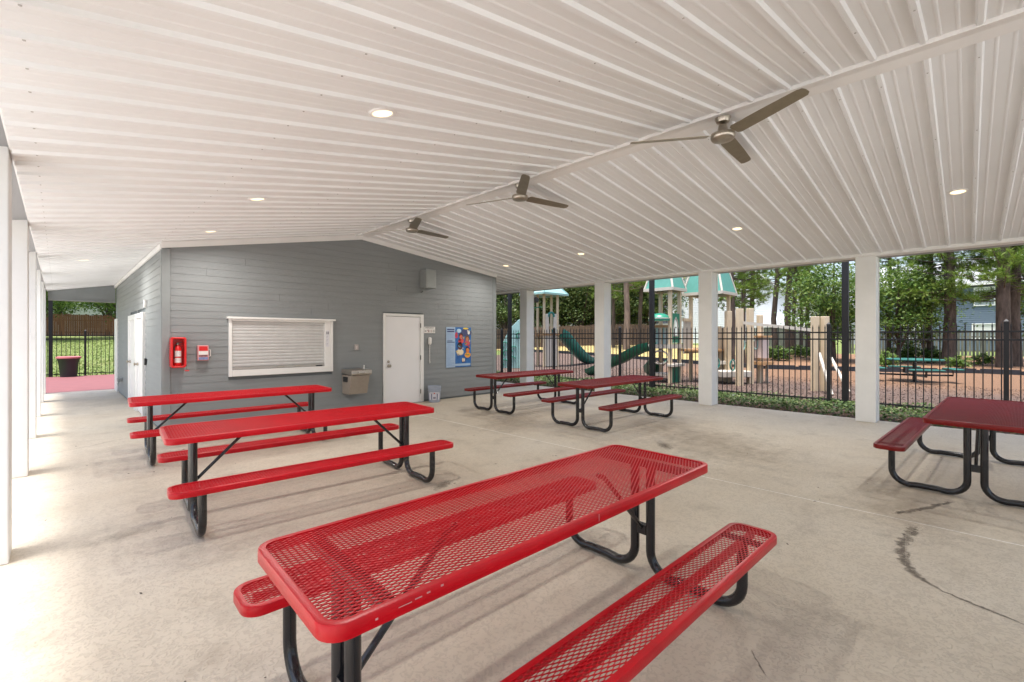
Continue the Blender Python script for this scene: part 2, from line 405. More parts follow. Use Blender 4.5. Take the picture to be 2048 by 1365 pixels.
# ------------------------------------------------------------------ the pavilion
pav = thing('pavilion', 'open picnic pavilion with white posts and ribbed white metal ceiling', 'pavilion', (LX, Y0, 0))
PIT = .28
def ceil_panel(side, y0):      # one panel = three ribs, profile along Y swept along the slope
    prof = []                   # (y, depth below the pan)
    for k in range(3):
        b = k*PIT
        prof += [(b, 0), (b+.055, 0), (b+.063, .004), (b+.073, .004), (b+.081, 0), (b+.145, 0), (b+.153, .004), (b+.163, .004), (b+.171, 0),
                 (b+.218, 0), (b+.230, .022), (b+.258, .022), (b+.270, 0), (b+PIT, 0)]
    xa, xb = (-.215, AX-.10) if side < 0 else (AX+.09, RX+.03)
    m = MB(); n = len(prof); t = .012; e = .0
    vs = []
    for x in (xa, xb):
        for d, off in ((0, 0), (1, t)):
            for y, h in prof: vs.append((x, y0+y, cz(x)-h+ (off if d else 0)))
    fs = []
    for i in range(n-1):
        fs.append((i, i+1, 2*n+i+1, 2*n+i)); fs.append((n+i, 3*n+i, 3*n+i+1, n+i+1))
        fs.append((i, n+i, n+i+1, i+1)); fs.append((2*n+i, 2*n+i+1, 3*n+i+1, 3*n+i))
    fs += [(0, 2*n, 3*n, n), (n-1, 2*n-1, 4*n-1, 3*n-1)]
    m.add(vs, fs); return m
y = Y0+.02; k = 0
protoL = protoR = None
while y < Y1-.15:
    for side in (-1, 1):
        pr = protoL if side < 0 else protoR
        if pr is None:
            o = ceil_panel(side, y).build('ceiling_panel', CEILP, pav); o.data.materials.append(CEIL)
            for pl_ in o.data.polygons:      # smooth ribs are whiter than the perforated pans
                if min(cz(o.data.vertices[i].co.x+ORG[o.name][0])-o.data.vertices[i].co.z for i in pl_.vertices) > -.02 and max(cz(o.data.vertices[i].co.x+ORG[o.name][0])-o.data.vertices[i].co.z for i in pl_.vertices) > .015: pl_.material_index = 1
            if side < 0: protoL = (o, y)
            else: protoR = (o, y)
        else:
            o = pr[0].copy(); COL.objects.link(o); o.location = (0, y-pr[1], 0)
    y += 3*PIT
sc = MB(); yy = Y0+.02
while yy < Y1-.15:
    for k3 in range(3):
        yc = yy+k3*PIT+.244
        for xq in [x*1.22-.1 for x in range(9)]:
            if abs(xq-AX) < .2: continue
            zq = cz(xq)-.0225; sc.add([(xq-.006,yc-.006,zq),(xq+.006,yc-.006,zq),(xq+.006,yc+.006,zq),(xq-.006,yc+.006,zq),(xq,yc,zq-.005)], [(0,1,4),(1,2,4),(2,3,4),(3,0,4)])
    yy += 3*PIT
stuff(sc.build('screw_heads', M('screw_zinc', (.48,.47,.45), .5, metal=.5), pav))
# ridge flashing (closure, left flange, right flange) and roof deck above
xl = AX-.135; h = .030
MB().prism([(xl, cz(xl)+.004), (xl+.004, cz(xl)-h), (AX, AZ-h), (AX+.125, cz(AX+.125)-h), (AX+.125, cz(AX+.125)-.002), (AX, AZ-.004)], Y0, WY-.02, 'y').build('ridge_trim', TRIM, pav)
rt = .035
MB().prism([(-.60, cz(-.60)+rt), (AX, AZ+rt), (10.62, cz(10.62)+rt), (10.62, cz(10.62)+rt+.12), (AX, AZ+rt+.14), (-.60, cz(-.60)+rt+.12)], Y0-.15, Y1+.15, 'y').build('roof_deck', M('roof_metal', (.32,.33,.34), .5), pav)
# edge trims and beams
MB().box(-.229, -.192, Y0, Y1, 2.737, cz(-.2)+.02).build('eave_trim', TRIM, pav)
MB().box(-.56, -.231, Y0, Y1, 2.77, 2.93).build('beam', WHITE, pav, bevel=.006)
MB().box(RX-.012, RX+.045, Y0, Y1, 2.905, cz(RX)+.02).build('eave_trim', TRIM, pav)
MB().box(RX+.046, RX+.33, Y0, Y1, 2.915, cz(10.4)+.02).build('beam', WHITE, pav, bevel=.006)
for (x0, yy, top) in [(LX-.30, q, 2.77) for q in (1.86-2.7, 1.86, 4.47, 7.125, 9.70, 12.25, 14.85)] + [(RX, q, 2.905) for q in (-4.35, -1.65, 1.13, 3.93, 6.68, 9.43, 12.2)]:
    p0 = 0.0
    if x0 > 5:
        MB().box(x0, x0+.29, yy, yy+.29, 0, top-.002).build('post', WHITE, pav, bevel=.008)
        MB().box(x0+.291, x0+.315, yy-.012, yy+.302, 0, top-.002).build('post_trim', WHITE, pav)
    else:
        MB().box(x0, x0+.30, yy, yy+.29, 0, top-.002).build('post', WHITE, pav, bevel=.008)
MB().box(-.56, LX, Y1-.29, Y1, 0, 2.768).build('post', WHITE, pav, bevel=.008)

# ------------------------------------------------------------------ the grey concession building
BLD = thing('concession_building', 'grey lap-sided building with white door and roll-up serving window', 'building', (1.153, WY, 0))
WXL, WXR = 1.153, 8.235
ROW = .1172; Z00 = 1.564-13*ROW
def clip(poly, a, b, c):   # keep a*x+b*z<=c
    out = []
    for i in range(len(poly)):
        p, q = poly[i], poly[(i+1) % len(poly)]; dp = a*p[0]+b*p[1]-c; dq = a*q[0]+b*q[1]-c
        if dp <= 0: out.append(p)
        if dp*dq < 0:
            t = dp/(dp-dq); out.append((p[0]+(q[0]-p[0])*t, p[1]+(q[1]-p[1])*t))
    return out
def lap_board(poly, zb, plane, out_dir, axis):
    # poly in (along, z); wedge thickness from 13 mm at the foot to 3 mm at the head
    m = MB(); n = len(poly); vs = []
    for back in (0, 1):
        for a, z in poly:
            t = (.0095 - .0068*max(0, min(1, (z-zb)/ROW))) if not back else -.004
            d = plane + out_dir*t
            vs.append((a, d, z) if axis == 'y' else (d, a, z))
    fs = [tuple(range(n)), tuple(range(2*n-1, n-1, -1))]
    for i in range(n):
        j = (i+1) % n; fs.append((i, i+n, j+n, j))
    return m.add(vs, fs)
OPEN = [(2.045, 3.832, .815, 1.818), (4.93, 5.95, -1, 2.003)]
TR = .10
def rake(poly):
    # under the rake trim
    poly = clip(poly, -SL, 1, AZ-SL*AX-TR+.004)
    if len(poly) > 2: poly = clip(poly, SR, 1, AZ+SR*AX-TR+.004)
    return poly
def cut(spans, a, b):
    out = []
    for u, v in spans:
        if b <= u or a >= v: out.append((u, v)); continue
        if a-u > .02: out.append((u, a))
        if v-b > .02: out.append((b, v))
    return out
RJ = random.Random(3)
forced = {round((2.808-Z00)/ROW-.5): 2.304, round((2.234-Z00)/ROW-.5): 2.861, round((2.0-Z00)/ROW-.5): 3.425}
for r in range(0, 31):
    z0 = Z00 + r*ROW; z1 = z0+ROW+.012
    if z1 < .03: continue
    spans = [(WXL+.096, WXR-.10)]
    for a, b, lo, hi in OPEN:
        if z0+.02 < hi and z1-.02 > lo:
            spans = cut(spans, a, b)
    j = forced.get(r, (1.5+RJ.random()*3.6) if r % 4 == 1 else -50); cuts = [j, j+3.53, j-3.53]
    for c in cuts:
        spans = [s for u, v in spans for s in (((u, c-.0006), (c+.0006, v)) if u+.15 < c < v-.15 else ((u, v),))]
    for u, v in spans:
        poly = rake([(u, max(z0, .012)), (v, max(z0, .012)), (v, z1), (u, z1)])
        if len(poly) > 2: lap_board(poly, z0, WY, -1, 'y').build('siding_board', SIDING, BLD)
# side wall facing the walkway
SD = [(10.77, 11.90, -1, 1.955), (12.02, 13.22, -1, 1.955)]
for r in range(0, 25):
    z0 = Z00 + r*ROW; z1 = z0+ROW+.012
    if z1 < .03 or z0 > 2.86: continue
    spans = [(WY+.075, 16.25)]
    for a, b, lo, hi in SD:
        if z0+.02 < hi: spans = cut(spans, a, b)
    c = 9.3+RJ.random()*3.3
    for cc in (c, c+3.6):
        spans = [s for u, v in spans for s in (((u, cc-.0006), (cc+.0006, v)) if u+.15 < cc < v-.15 else ((u, v),))]
    for u, v in spans:
        lap_board([(u, max(z0, .012)), (v, max(z0, .012)), (v, min(z1, 2.87)), (u, min(z1, 2.87))], z0, WXL, -1, 'x').build('siding_board', SIDING, BLD)
# core, corner boards, frieze and rake trims
MB().prism([(WXL+.012, 0), (WXR-.01, 0), (WXR-.01, cz(WXR)-.03), (AX, AZ-.03), (WXL+.012, cz(WXL)-.03)], WY+.016, 16.4, 'y').build('wall_core', M('wall_core_grey', (.16,.18,.19), .8), BLD)
MB().box(WXL-.014, WXL+.094, WY-.020, WY+.002, 0, cz(WXL)-TR).build('corner_board', CORNER, BLD, bevel=.003)
MB().box(WXL-.020, WXL+.001, WY+.003, WY+.074, 0, cz(WXL)-TR-.02).build('corner_board', CORNER, BLD, bevel=.003)
MB().box(WXR-.098, WXR+.01, WY-.020, WY+.002, 0, cz(WXR)-TR).build('corner_board', CORNER, BLD, bevel=.003)
def rk(x0, x1, s):
    return MB().prism([(x0, cz(x0)-TR), (x1, cz(x1)-TR), (x1, cz(x1)-.004), (x0, cz(x0)-.004)], WY-.036, WY+.012, 'y')
rk(WXL-.02, AX-.001, 1).build('rake_trim', TRIM, BLD); rk(AX+.001, WXR+.02, 1).build('rake_trim', TRIM, BLD)
MB().box(WXL-.032, WXL+.002, WY+.014, Y1-.02, 2.865, cz(WXL)-.03).build('frieze_trim', TRIM, BLD)
MB().box(WXL-.03, WXL+.14, 16.25, 17.0, 0, 1.985).build('door_return', WHITE, BLD, bevel=.004)
MB().prism([(-.19, 2.50), (WXL-.002, 2.50), (WXL-.002, cz(WXL)-.03), (-.19, cz(-.19)-.03)], Y1-.14, Y1-.02, 'y').build('end_gable_panel', CORNER, BLD)
MB().box(-.19, WXL-.002, Y1-.16, Y1-.001, 2.455, 2.499).build('end_gable_trim', CORNER, BLD)
MB().box(WXL+.02, WXL+.30, 16.4, Y1, 1.99, cz(WXL)-.05).build('wall_return', CORNER, BLD)

# serving window with roll-up shutter
win = MB().box(2.094, 3.779, WY-.058, WY-.011, 1.766, 1.801).build('serving_window', TRIM, BLD)
for _a, _b in ((2.043, 2.093), (3.78, 3.832)): MB().box(_a, _b, WY-.055, WY-.012, .815, 1.800).build('window_jamb', TRIM, win, bevel=.004)
MB().box(2.012, 3.863, WY-.105, WY-.010, 1.802, 1.836).build('window_head', TRIM, win, bevel=.004)
MB().box(2.094, 3.779, WY-.068, WY-.010, .818, .925).build('counter_sill', TRIM, win, bevel=.004)
MB().box(3.668, 3.779, WY-.050, WY-.011, .926, 1.765).build('window_side_panel', TRIM, win, bevel=.003)
sh = MB(); zz = .975; prof = []
while zz < 1.76:
    prof += [(WY-.018, zz), (WY-.024, zz+.008), (WY-.026, zz+.028), (WY-.024, zz+.048), (WY-.018, zz+.055)]; zz += .0565
n = len(prof); vs = [(2.094, a, b) for a, b in prof]+[(3.667, a, b) for a, b in prof]
sh.add(vs, [(i, n+i, n+i+1, i+1) for i in range(n-1)])
shut = stuff(sh.build('shutter_slats', ALU, win))
MB().box(2.094, 3.667, WY-.040, WY-.012, .930, .974).build('shutter_bottom_bar', M('shutter_bar', (.45,.43,.41), .4, metal=.6), win, bevel=.003)
MB().box(2.80, 2.93, WY-.046, WY-.0405, .940, .958).box(3.12, 3.22, WY-.046, WY-.0405, .944, .962).build('shutter_handle', STEEL, win)
MB().box(3.50, 3.62, WY-.060, WY-.0405, .930, .952).build('shutter_lock', DARKP, win, bevel=.004)
# door
dr = MB().box(4.93, 4.985, WY-.045, WY-.010, 0, 2.003).box(5.863, 5.95, WY-.045, WY-.010, 0, 2.003).box(4.986, 5.862, WY-.044, WY-.010, 1.945, 2.002).build('door_frame', TRIM, BLD, bevel=.004)
leaf = MB().box(4.992, 5.858, WY-.026, WY-.005, .012, 1.938).build('door_leaf', DOORW, dr, bevel=.003)
MB().box(4.93, 5.95, WY-.05, WY+.01, .001, .010).build('door_threshold', GREYM, dr)
hw = MB().lathe([(.030,0),(.034,-.012),(.030,-.018),(.012,-.022),(.012,-.05),(.030,-.056),(.033,-.072),(.020,-.085)], (5.055, WY-.0265, .865), 16, 'y').build('door_knob', STEEL, dr, smooth=True)
MB().lathe([(.028,0),(.028,-.014),(.018,-.02)], (5.055, WY-.0265, .955), 16, 'y').build('deadbolt', STEEL, dr, smooth=True)
for zc in (.25, 1.02, 1.75):
    MB().box(5.853, 5.870, WY-.054, WY-.0455, zc-.05, zc+.05).build('hinge', M('hinge_dark', (.05,.045,.04), .4, metal=.7), dr)
# restroom doors on the side wall
for a, b in ((10.77, 11.90), (12.02, 13.22)):
    f = MB().box(WXL-.055, WXL+.010, a, a+.10, 0, 1.955).box(WXL-.055, WXL+.010, b-.10, b, 0, 1.955).box(WXL-.054, WXL+.010, a+.101, b-.101, 1.86, 1.954).build('side_door_frame', WHITE, BLD, bevel=.004)
    MB().box(WXL-.02, WXL+.008, a+.102, b-.102, .012, 1.855).build('side_door_leaf', DOORW, f)
    MB().lathe([(.03,0),(.03,.02),(.014,.03),(.03,.05),(.03,.07)], (WXL-.021-.07, b-.2, .95), 12, 'x').build('door_knob', STEEL, f, smooth=True)

# ------------------------------------------------------------------ things on the walls
EX0 = thing('extinguisher_cabinet', 'red plastic extinguisher cabinet on the grey wall by the corner', 'cabinet', (1.345, WY, 1.0))
def rrect(x0, x1, z0, z1, r, n=5):
    pts = []
    for cx, cz_, a0 in ((x1-r, z0+r, -90), (x1-r, z1-r, 0), (x0+r, z1-r, 90), (x0+r, z0+r, 180)):
        for k in range(n+1):
            t = math.radians(a0+90*k/n); pts.append((cx+r*math.cos(t), cz_+r*math.sin(t)))
    return pts
def frame_ring(outer, inner, y0, y1):   # extruded ring in the XZ plane
    m = MB(); n = len(outer); vs = []
    for y in (y0, y1):
        vs += [(a, y, b) for a, b in outer]+[(a, y, b) for a, b in inner]
    fs = []
    for i in range(n):
        j = (i+1) % n
        fs += [(i, j, n+j, n+i), (2*n+i, 3*n+i, 3*n+j, 2*n+j), (i, 2*n+i, 2*n+j, j), (n+i, n+j, 3*n+j, 3*n+i)]
    return m.add(vs, fs)
yb = WY-.022
frame_ring(rrect(1.235, 1.435, 1.012, 1.490, .035), rrect(1.262, 1.408, 1.040, 1.462, .02), yb-.15, yb).build('cabinet_body', REDP, EX0, smooth=True, bevel=.006)
MB().prism(rrect(1.26, 1.41, 1.038, 1.464, .02), yb-.008, yb-.002, 'y').build('cabinet_back', REDP, EX0)
MB().tube([(1.43, yb-.16, 1.05), (1.436, yb-.165, .97)], .002, 6).build('cord', DARKP, EX0)
MB().lathe([(.006,-.03),(.010,-.02),(.010,.02),(.006,.03)], (1.438, yb-.165, .962), 10, 'x').build('hammer', REDP, EX0)
FE = thing('fire_extinguisher', 'red fire extinguisher with white labels inside the red cabinet', 'fire extinguisher', (1.332, yb-.075, 1.041))
MB().lathe([(.040,1.0415),(.046,1.05),(.046,1.29),(.040,1.325),(.022,1.345),(.016,1.352),(.016,1.365)], (1.332, yb-.075, 0), 20).build('cylinder', REDP, FE, smooth=True)
MB().lathe([(.0468,1.09),(.0468,1.165)], (1.332, yb-.075, 0), 20).build('label_band', M('label_paper', (.72,.70,.68), .5, var=.15, vscale=60), FE, smooth=True)
MB().lathe([(.0468,1.185),(.0468,1.275)], (1.332, yb-.075, 0), 20).build('label_band', MATS['label_paper'], FE, smooth=True)
MB().lathe([(.014,1.366),(.018,1.37),(.018,1.395),(.008,1.405)], (1.332, yb-.075, 0), 12).build('valve', STEEL, FE, smooth=True)
MB().obox((1.352, yb-.085, 1.405), (.036,0,.006), (0,.008,0), (-.001,0,.004)).obox((1.350, yb-.085, 1.380), (.034,0,-.012), (0,.008,0), (.001,0,.003)).build('lever', DARKP, FE)
MB().tube([(1.318, yb-.085, 1.385), (1.295, yb-.09, 1.37), (1.286, yb-.09, 1.32), (1.288, yb-.09, 1.15)], .007, 8).build('hose', DARKP, FE, smooth=True)
KIT = thing('first_aid_kit', 'small red and white handled kit box beside the extinguisher cabinet', 'box', (1.675, WY, 1.11))
yb2 = WY-.016
MB().box(1.592, 1.748, yb2-.09, yb2, 1.108, 1.356).build('case', M('kit_pink', (.66,.30,.31), .35), KIT, bevel=.014, seg=3)
MB().box(1.612, 1.728, yb2-.094, yb2-.0905, 1.27, 1.342).build('red_label', REDP, KIT)
MB().box(1.606, 1.734, yb2-.0955, yb2-.0905, 1.205, 1.262).build('white_label', M('label_white', (.80,.77,.75), .5), KIT)
MB().box(1.606, 1.734, yb2-.094, yb2-.0905, 1.124, 1.165).build('blue_label', M('label_blue', (.20,.25,.45), .5, var=.2, vscale=50), KIT)
for i in range(6): MB().box(1.616+i*.019, 1.628+i*.019, yb2-.094, yb2-.0905, 1.174, 1.196).build('letter_mark', DARKP, KIT)
MB().tube([(1.748, yb2-.045, 1.29), (1.776, yb2-.045, 1.28), (1.776, yb2-.045, 1.18), (1.748, yb2-.045, 1.17)], .007, 8).build('handle', M('label_white', (.8,.77,.75)), KIT, smooth=True)

def text_mesh(name, body, size, loc, rotx, mat, parent, align='LEFT', ext=.0006):
    cu = bpy.data.curves.new(name, 'FONT'); cu.body = body; cu.size = size; cu.align_x = align; cu.extrude = ext
    o = bpy.data.objects.new(name+'_tmp', cu); COL.objects.link(o)
    dg = bpy.context.evaluated_depsgraph_get(); me = bpy.data.meshes.new_from_object(o.evaluated_get(dg)); bpy.data.objects.remove(o)
    me.materials.clear(); me.materials.append(mat)
    t = bpy.data.objects.new(name, me); COL.objects.link(t); t.rotation_euler = (math.radians(90), 0, 0)
    o0 = ORG.get(parent.name, (0,0,0)); t.location = (loc[0]-o0[0], loc[1]-o0[1], loc[2]-o0[2]); t.parent = parent; ORG[t.name] = o0
    return t
# electrical box high on the wall
EB = thing('electrical_box', 'grey steel electrical box high on the gable wall above the door', 'box', (6.05, WY, 2.55))
MB().box(5.86, 6.13, WY-.27, WY-.010, 2.60, 3.02).build('box_body', GREYM, EB, bevel=.006)
MB().box(5.88, 6.11, WY-.276, WY-.2705, 2.62, 3.00).build('box_cover', GREYM, EB, bevel=.002)
MB().tube([(5.90, WY-.10, 2.599), (5.90, WY-.10, 2.55), (5.90, WY-.07, 2.525), (5.90, WY-.012, 2.520)], .016, 10).build('conduit', GREYM, EB, smooth=True)
SWP = thing('switch_plate', 'small grey switch plate on the siding above the fountain', 'switch', (4.33, WY, 1.28))
MB().box(4.285, 4.375, WY-.026, WY-.009, 1.218, 1.336).build('plate', M('switch_grey', (.40,.36,.35), .4), SWP, bevel=.004)
MB().box(4.316, 4.344, WY-.031, WY-.0265, 1.245, 1.309).build('toggle', M('switch_pale', (.55,.50,.49), .4), SWP)
SG = thing('emergency_sign', 'small white emergency sign reading 911 beside the white door', 'sign', (6.12, WY, 1.58))
MB().box(5.975, 6.280, WY-.020, WY-.0145, 1.578, 1.726).build('sign_plate', M('sign_white', (.78,.76,.74), .4), SG)
text_mesh('lettering', '911', .098, (6.135, WY-.0212, 1.592), 0, M('sign_maroon', (.22,.015,.03), .5), SG, 'CENTER')
text_mesh('lettering', 'EMERGENCY', .042, (6.128, WY-.0212, 1.688), 0, M('sign_black', (.03,.03,.03), .5), SG, 'CENTER')
for i in range(4): MB().box(6.215, 6.268, WY-.0215, WY-.0206, 1.600+i*.017, 1.606+i*.017).build('print_line', MATS['sign_black'], SG)
for i in range(2): MB().box(5.990, 6.038, WY-.0215, WY-.0206, 1.610+i*.02, 1.618+i*.02).build('print_line', MATS['sign_black'], SG)
PH = thing('wall_phone', 'white wall telephone handset with hanging cord beside the door', 'phone', (6.13, WY, .9))
MB().prism(rrect(6.085, 6.160, 1.31, 1.485, .034), WY-.055, WY-.013, 'y').build('phone_body', M('phone_white', (.80,.78,.76), .35), PH, bevel=.008)
MB().box(6.098, 6.147, WY-.078, WY-.0555, 1.335, 1.462).build('handset', MATS['phone_white'], PH, bevel=.01, seg=3)
cord = [(6.122+.008*math.cos(i*1.1), WY-.028+.008*math.sin(i*1.1), 1.31-i*.0036) for i in range(120)]
MB().tube(cord, .006, 5).build('cord', MATS['phone_white'], PH)
# poster
PO = thing('pool_poster', 'blue pool rules poster with swimmers on the gable wall', 'poster', (6.98, WY, .75))
px0, px1, pz0, pz1 = 6.60, 7.375, .747, 1.727; py = WY-.0185
MB().box(px0, px1, py, WY-.0145, pz0, pz1).build('poster_board', M('poster_blue', (.015,.07,.27), .4, col2=(.05,.20,.50), vscale=6), PO)
MB().box(px0+.001, px0+.275, py-.0015, py-.0004, pz0+.001, pz1-.001).build('text_column', M('poster_pale', (.36,.48,.63), .4, var=.08, vscale=7), PO)
MB().box(px0+.276, px1-.02, py-.0015, py-.0004, pz0+.03, pz0+.085).build('footer_strip', MATS['poster_pale'], PO)
PR = random.Random(5)
inkd = M('poster_ink', (.05,.07,.18), .5); inkm = M('poster_ink_light', (.26,.37,.58), .5)
for i, zt in enumerate((1.655, 1.605)): MB().box(px0+.03, px0+.25, py-.003, py-.0018, zt, zt+.032).build('heading_line', inkd, PO)
for zt in (1.50, 1.33, 1.345): pass
MB().box(px0+.03, px0+.19, py-.003, py-.0018, 1.385, 1.402).build('heading_line', inkd, PO)
MB().box(px0+.03, px0+.255, py-.003, py-.0018, 1.352, 1.371).build('heading_line', inkd, PO)
zt = 1.57
while zt > .79:
    if not (1.335 < zt < 1.41): MB().box(px0+.03, px0+.13+PR.random()*.12, py-.003, py-.0018, zt, zt+.007).build('print_line', inkm, PO)
    zt -= .021
def disc(name, x, z, rx, rz, col, lay, n=18):
    d = py-.0018-.0011*lay
    return MB().prism([(x+rx*math.cos(2*math.pi*k/n), z+rz*math.sin(2*math.pi*k/n)) for k in range(n)], d-.0010, d, 'y').build(name, M('print_'+'_'.join('%02d' % int(c*99) for c in col), col, .45), PO)
disc('print_shape', 7.22, 1.60, .17, .10, (.06,.07,.16), 0); disc('print_shape', 7.20, 1.70, .09, .022, (.75,.55,.08), 1)
disc('print_shape', 6.99, 1.64, .07, .05, (.45,.62,.78), 1); disc('print_shape', 6.91, 1.53, .045, .075, (.55,.04,.12), 0)
for x, z, s, sk, ha, sh_ in ((7.05, 1.49, 1., (.62,.20,.10), (.04,.025,.02), (.6,.07,.07)), (7.25, 1.43, 1., (.50,.20,.10), (.16,.08,.03), (.55,.10,.10)),
                             (7.02, 1.24, 1.25, (.16,.05,.025), (.02,.015,.02), (.78,.66,.46)), (7.26, 1.15, 1.1, (.68,.22,.05), (.02,.03,.10), (.75,.33,.05))):
    disc('print_shape', x, z+.03*s, .066*s, .066*s, ha, 1); disc('print_shape', x+.004, z-.10*s, .088*s, .062*s, sh_, 1)
    disc('print_shape', x+.004, z, .047*s, .055*s, sk, 2)
for _ in range(26):
    qx, qz = PR.uniform(6.90, 7.34), PR.uniform(1.02, 1.68)
    disc('print_shape', qx, qz, PR.uniform(.012,.034), PR.uniform(.010,.03), PR.choice(((.50,.16,.08), (.04,.03,.06), (.10,.35,.55), (.60,.45,.12), (.45,.05,.08), (.10,.28,.12), (.65,.58,.50), (.20,.08,.04))), PR.choice((1, 3)), 9)
disc('print_shape', 7.30, 1.60, .035, .05, (.78,.76,.72), 1)
disc('beach_ball_print', 7.135, .915, .062, .062, (.03,.04,.12), 1); disc('print_shape', 7.115, .92, .028, .052, (.78,.60,.42), 2); disc('print_shape', 7.165, .92, .014, .045, (.75,.72,.66), 2)

# small paper notice on the window side panel
NO = thing('paper_notice', 'narrow paper notice taped to the right of the shutter', 'notice', (3.72, WY-.051, 1.30))
MB().box(3.69, 3.757, WY-.0525, WY-.0505, 1.30, 1.62).build('sheet', M('notice_paper', (.74,.73,.77), .6), NO)
for i in range(4): MB().box(3.700+.014*(i % 2)*2, 3.718+.014*(i % 2)*2, WY-.0535, WY-.0526, 1.545+.028*(i//2), 1.566+.028*(i//2)).build('print_mark', M('notice_ink', (.10,.10,.13), .6), NO)
for i in range(3):
    MB().box(3.708, 3.713, WY-.0535, WY-.0526, 1.33+i*.07, 1.37+i*.07).box(3.714, 3.735, WY-.0535, WY-.0526, 1.366+i*.07, 1.371+i*.07).build('print_line', M('notice_ink_pale', (.35,.35,.42), .6), NO)

# drinking fountain
FT = thing('drinking_fountain', 'stainless wall-mounted drinking fountain left of the white door', 'drinking fountain', (4.40, WY, .36))
fx0, fx1, fyb = 4.02, 4.43, WY-.012
MB().prism([(fyb, .36), (fyb-.30, .36), (fyb-.41, .735), (fyb, .735)], fx0+.012, fx1-.012, 'x').build('cabinet', FTNG, FT, bevel=.008)
MB().prism([(fyb, .765), (fyb-.44, .742), (fyb-.46, .765), (fyb-.455, .838), (fyb-.42, .846), (fyb, .846)], fx0-.005, fx1+.01, 'x').build('basin', FTN, FT, bevel=.012, seg=3)
MB().lathe([(.14,.0),(.15,.003),(.135,.004),(.10,.003)], (4.20, fyb-.24, .8462), 22).build('bowl_rim', FTN, FT, smooth=True)
MB().box(4.13, 4.28, fyb-.475, fyb-.4602, .782, .826).build('push_bar', M('push_bar', (.62,.60,.58), .25, metal=.8), FT, bevel=.004)
MB().box(fx0+.002, fx0+.0115, fyb-.25, fyb-.06, .60, .70).build('vent_grille', DARKP, FT)
MB().tube([(4.36, fyb-.28, .846), (4.36, fyb-.28, .890), (4.355, fyb-.295, .915), (4.345, fyb-.31, .918)], .012, 10).build('spout', M('spout_white', (.75,.75,.74), .2), FT, smooth=True)
MB().tube([(fx1-.02, fyb-.05, .44), (fx1+.06, fyb-.06, .42), (fx1+.09, fyb-.03, .47), (fx1+.05, fyb-.01, .53)], .007, 8).build('drain_pipe', DARKP, FT, smooth=True)
# bucket
BU = thing('plastic_bucket', 'pale grey-blue plastic bucket on the floor right of the door', 'bucket', (6.12, 8.66, 0))
BUC = M('bucket_blue', (.33,.37,.45), .4, var=.05)
MB().lathe([(.122,.0),(.126,.004),(.140,.255),(.150,.257),(.150,.275),(.143,.277),(.144,.312),(.154,.314),(.154,.330),(.148,.345),(.153,.352),(.153,.366),(.140,.368),(.134,.35),(.120,.03),(.01,.025)], (6.12, 8.66, 0), 28).build('pail', BUC, BU, smooth=True)
def arc_band(c, r0, r1, z0, z1, a0, a1, n=10):
    vs = []
    for i in range(n+1):
        a = a0+(a1-a0)*i/n
        vs += [(c[0]+r0*math.cos(a), c[1]+r0*math.sin(a), z0), (c[0]+r1*math.cos(a), c[1]+r1*math.sin(a), z1)]
    return MB().add(vs, [(2*i, 2*i+2, 2*i+3, 2*i+1) for i in range(n)])
bc = (6.12, 8.66); am = math.atan2(-8.66, -6.12)
arc_band(bc, .1300, .1402, .06, .235, am-1.0, am+1.0).build('label_wrap', M('bucket_label', (.66,.66,.72), .5), BU, smooth=True)
arc_band(bc, .1313, .1390, .065, .195, am-.55, am-.40, 3).build('label_mark', inkd, BU); arc_band(bc, .1313, .1390, .065, .195, am+.40, am+.55, 3).build('label_mark', inkd, BU)
arc_band(bc, .1325, .1345, .085, .13, am-.22, am+.22, 4).build('label_mark', M('mark_grey', (.25,.25,.32), .5), BU); arc_band(bc, .1395, .1407, .195, .22, am-.1, am+.1, 3).build('label_mark', REDP, BU)
MB().tube([(bc[0]+.158*math.cos(a), bc[1]+.158*math.sin(a), .30-.10*math.sin((a-am+1.57)/3.14*math.pi)) for a in np.linspace(am-1.57, am+1.57, 15)], .003, 6).build('bail_handle', GREYM, BU)
# side-wall bits
VS = thing('wall_spigot', 'grey hose spigot box low on the walkway side wall', 'spigot', (WXL, 15.1, .36))
MB().box(WXL-.10, WXL-.012, 14.98, 15.20, .37, .45).build('spigot_box', GREYM, VS, bevel=.004); MB().tube([(WXL-.08, 15.0, .37), (WXL-.10, 15.0, .30)], .012, 8).build('nozzle', GREYM, VS)
SW2 = thing('door_keypad', 'small black keypad on the walkway wall beside the restroom door', 'keypad', (WXL, 10.62, 1.0))
MB().box(WXL-.04, WXL-.012, 10.58, 10.66, .98, 1.10).build('pad', DARKP, SW2, bevel=.004); MB().box(WXL-.044, WXL-.0405, 10.595, 10.645, 1.04, 1.09).build('screen', GREYM, SW2)
RS = thing('restroom_sign', 'narrow white sign plate above the nearer restroom door', 'sign', (WXL, 10.6, 2.03))
MB().box(WXL-.05, WXL-.012, 10.55, 10.63, 2.03, 2.17).build('plate', WHITE, RS, bevel=.004)

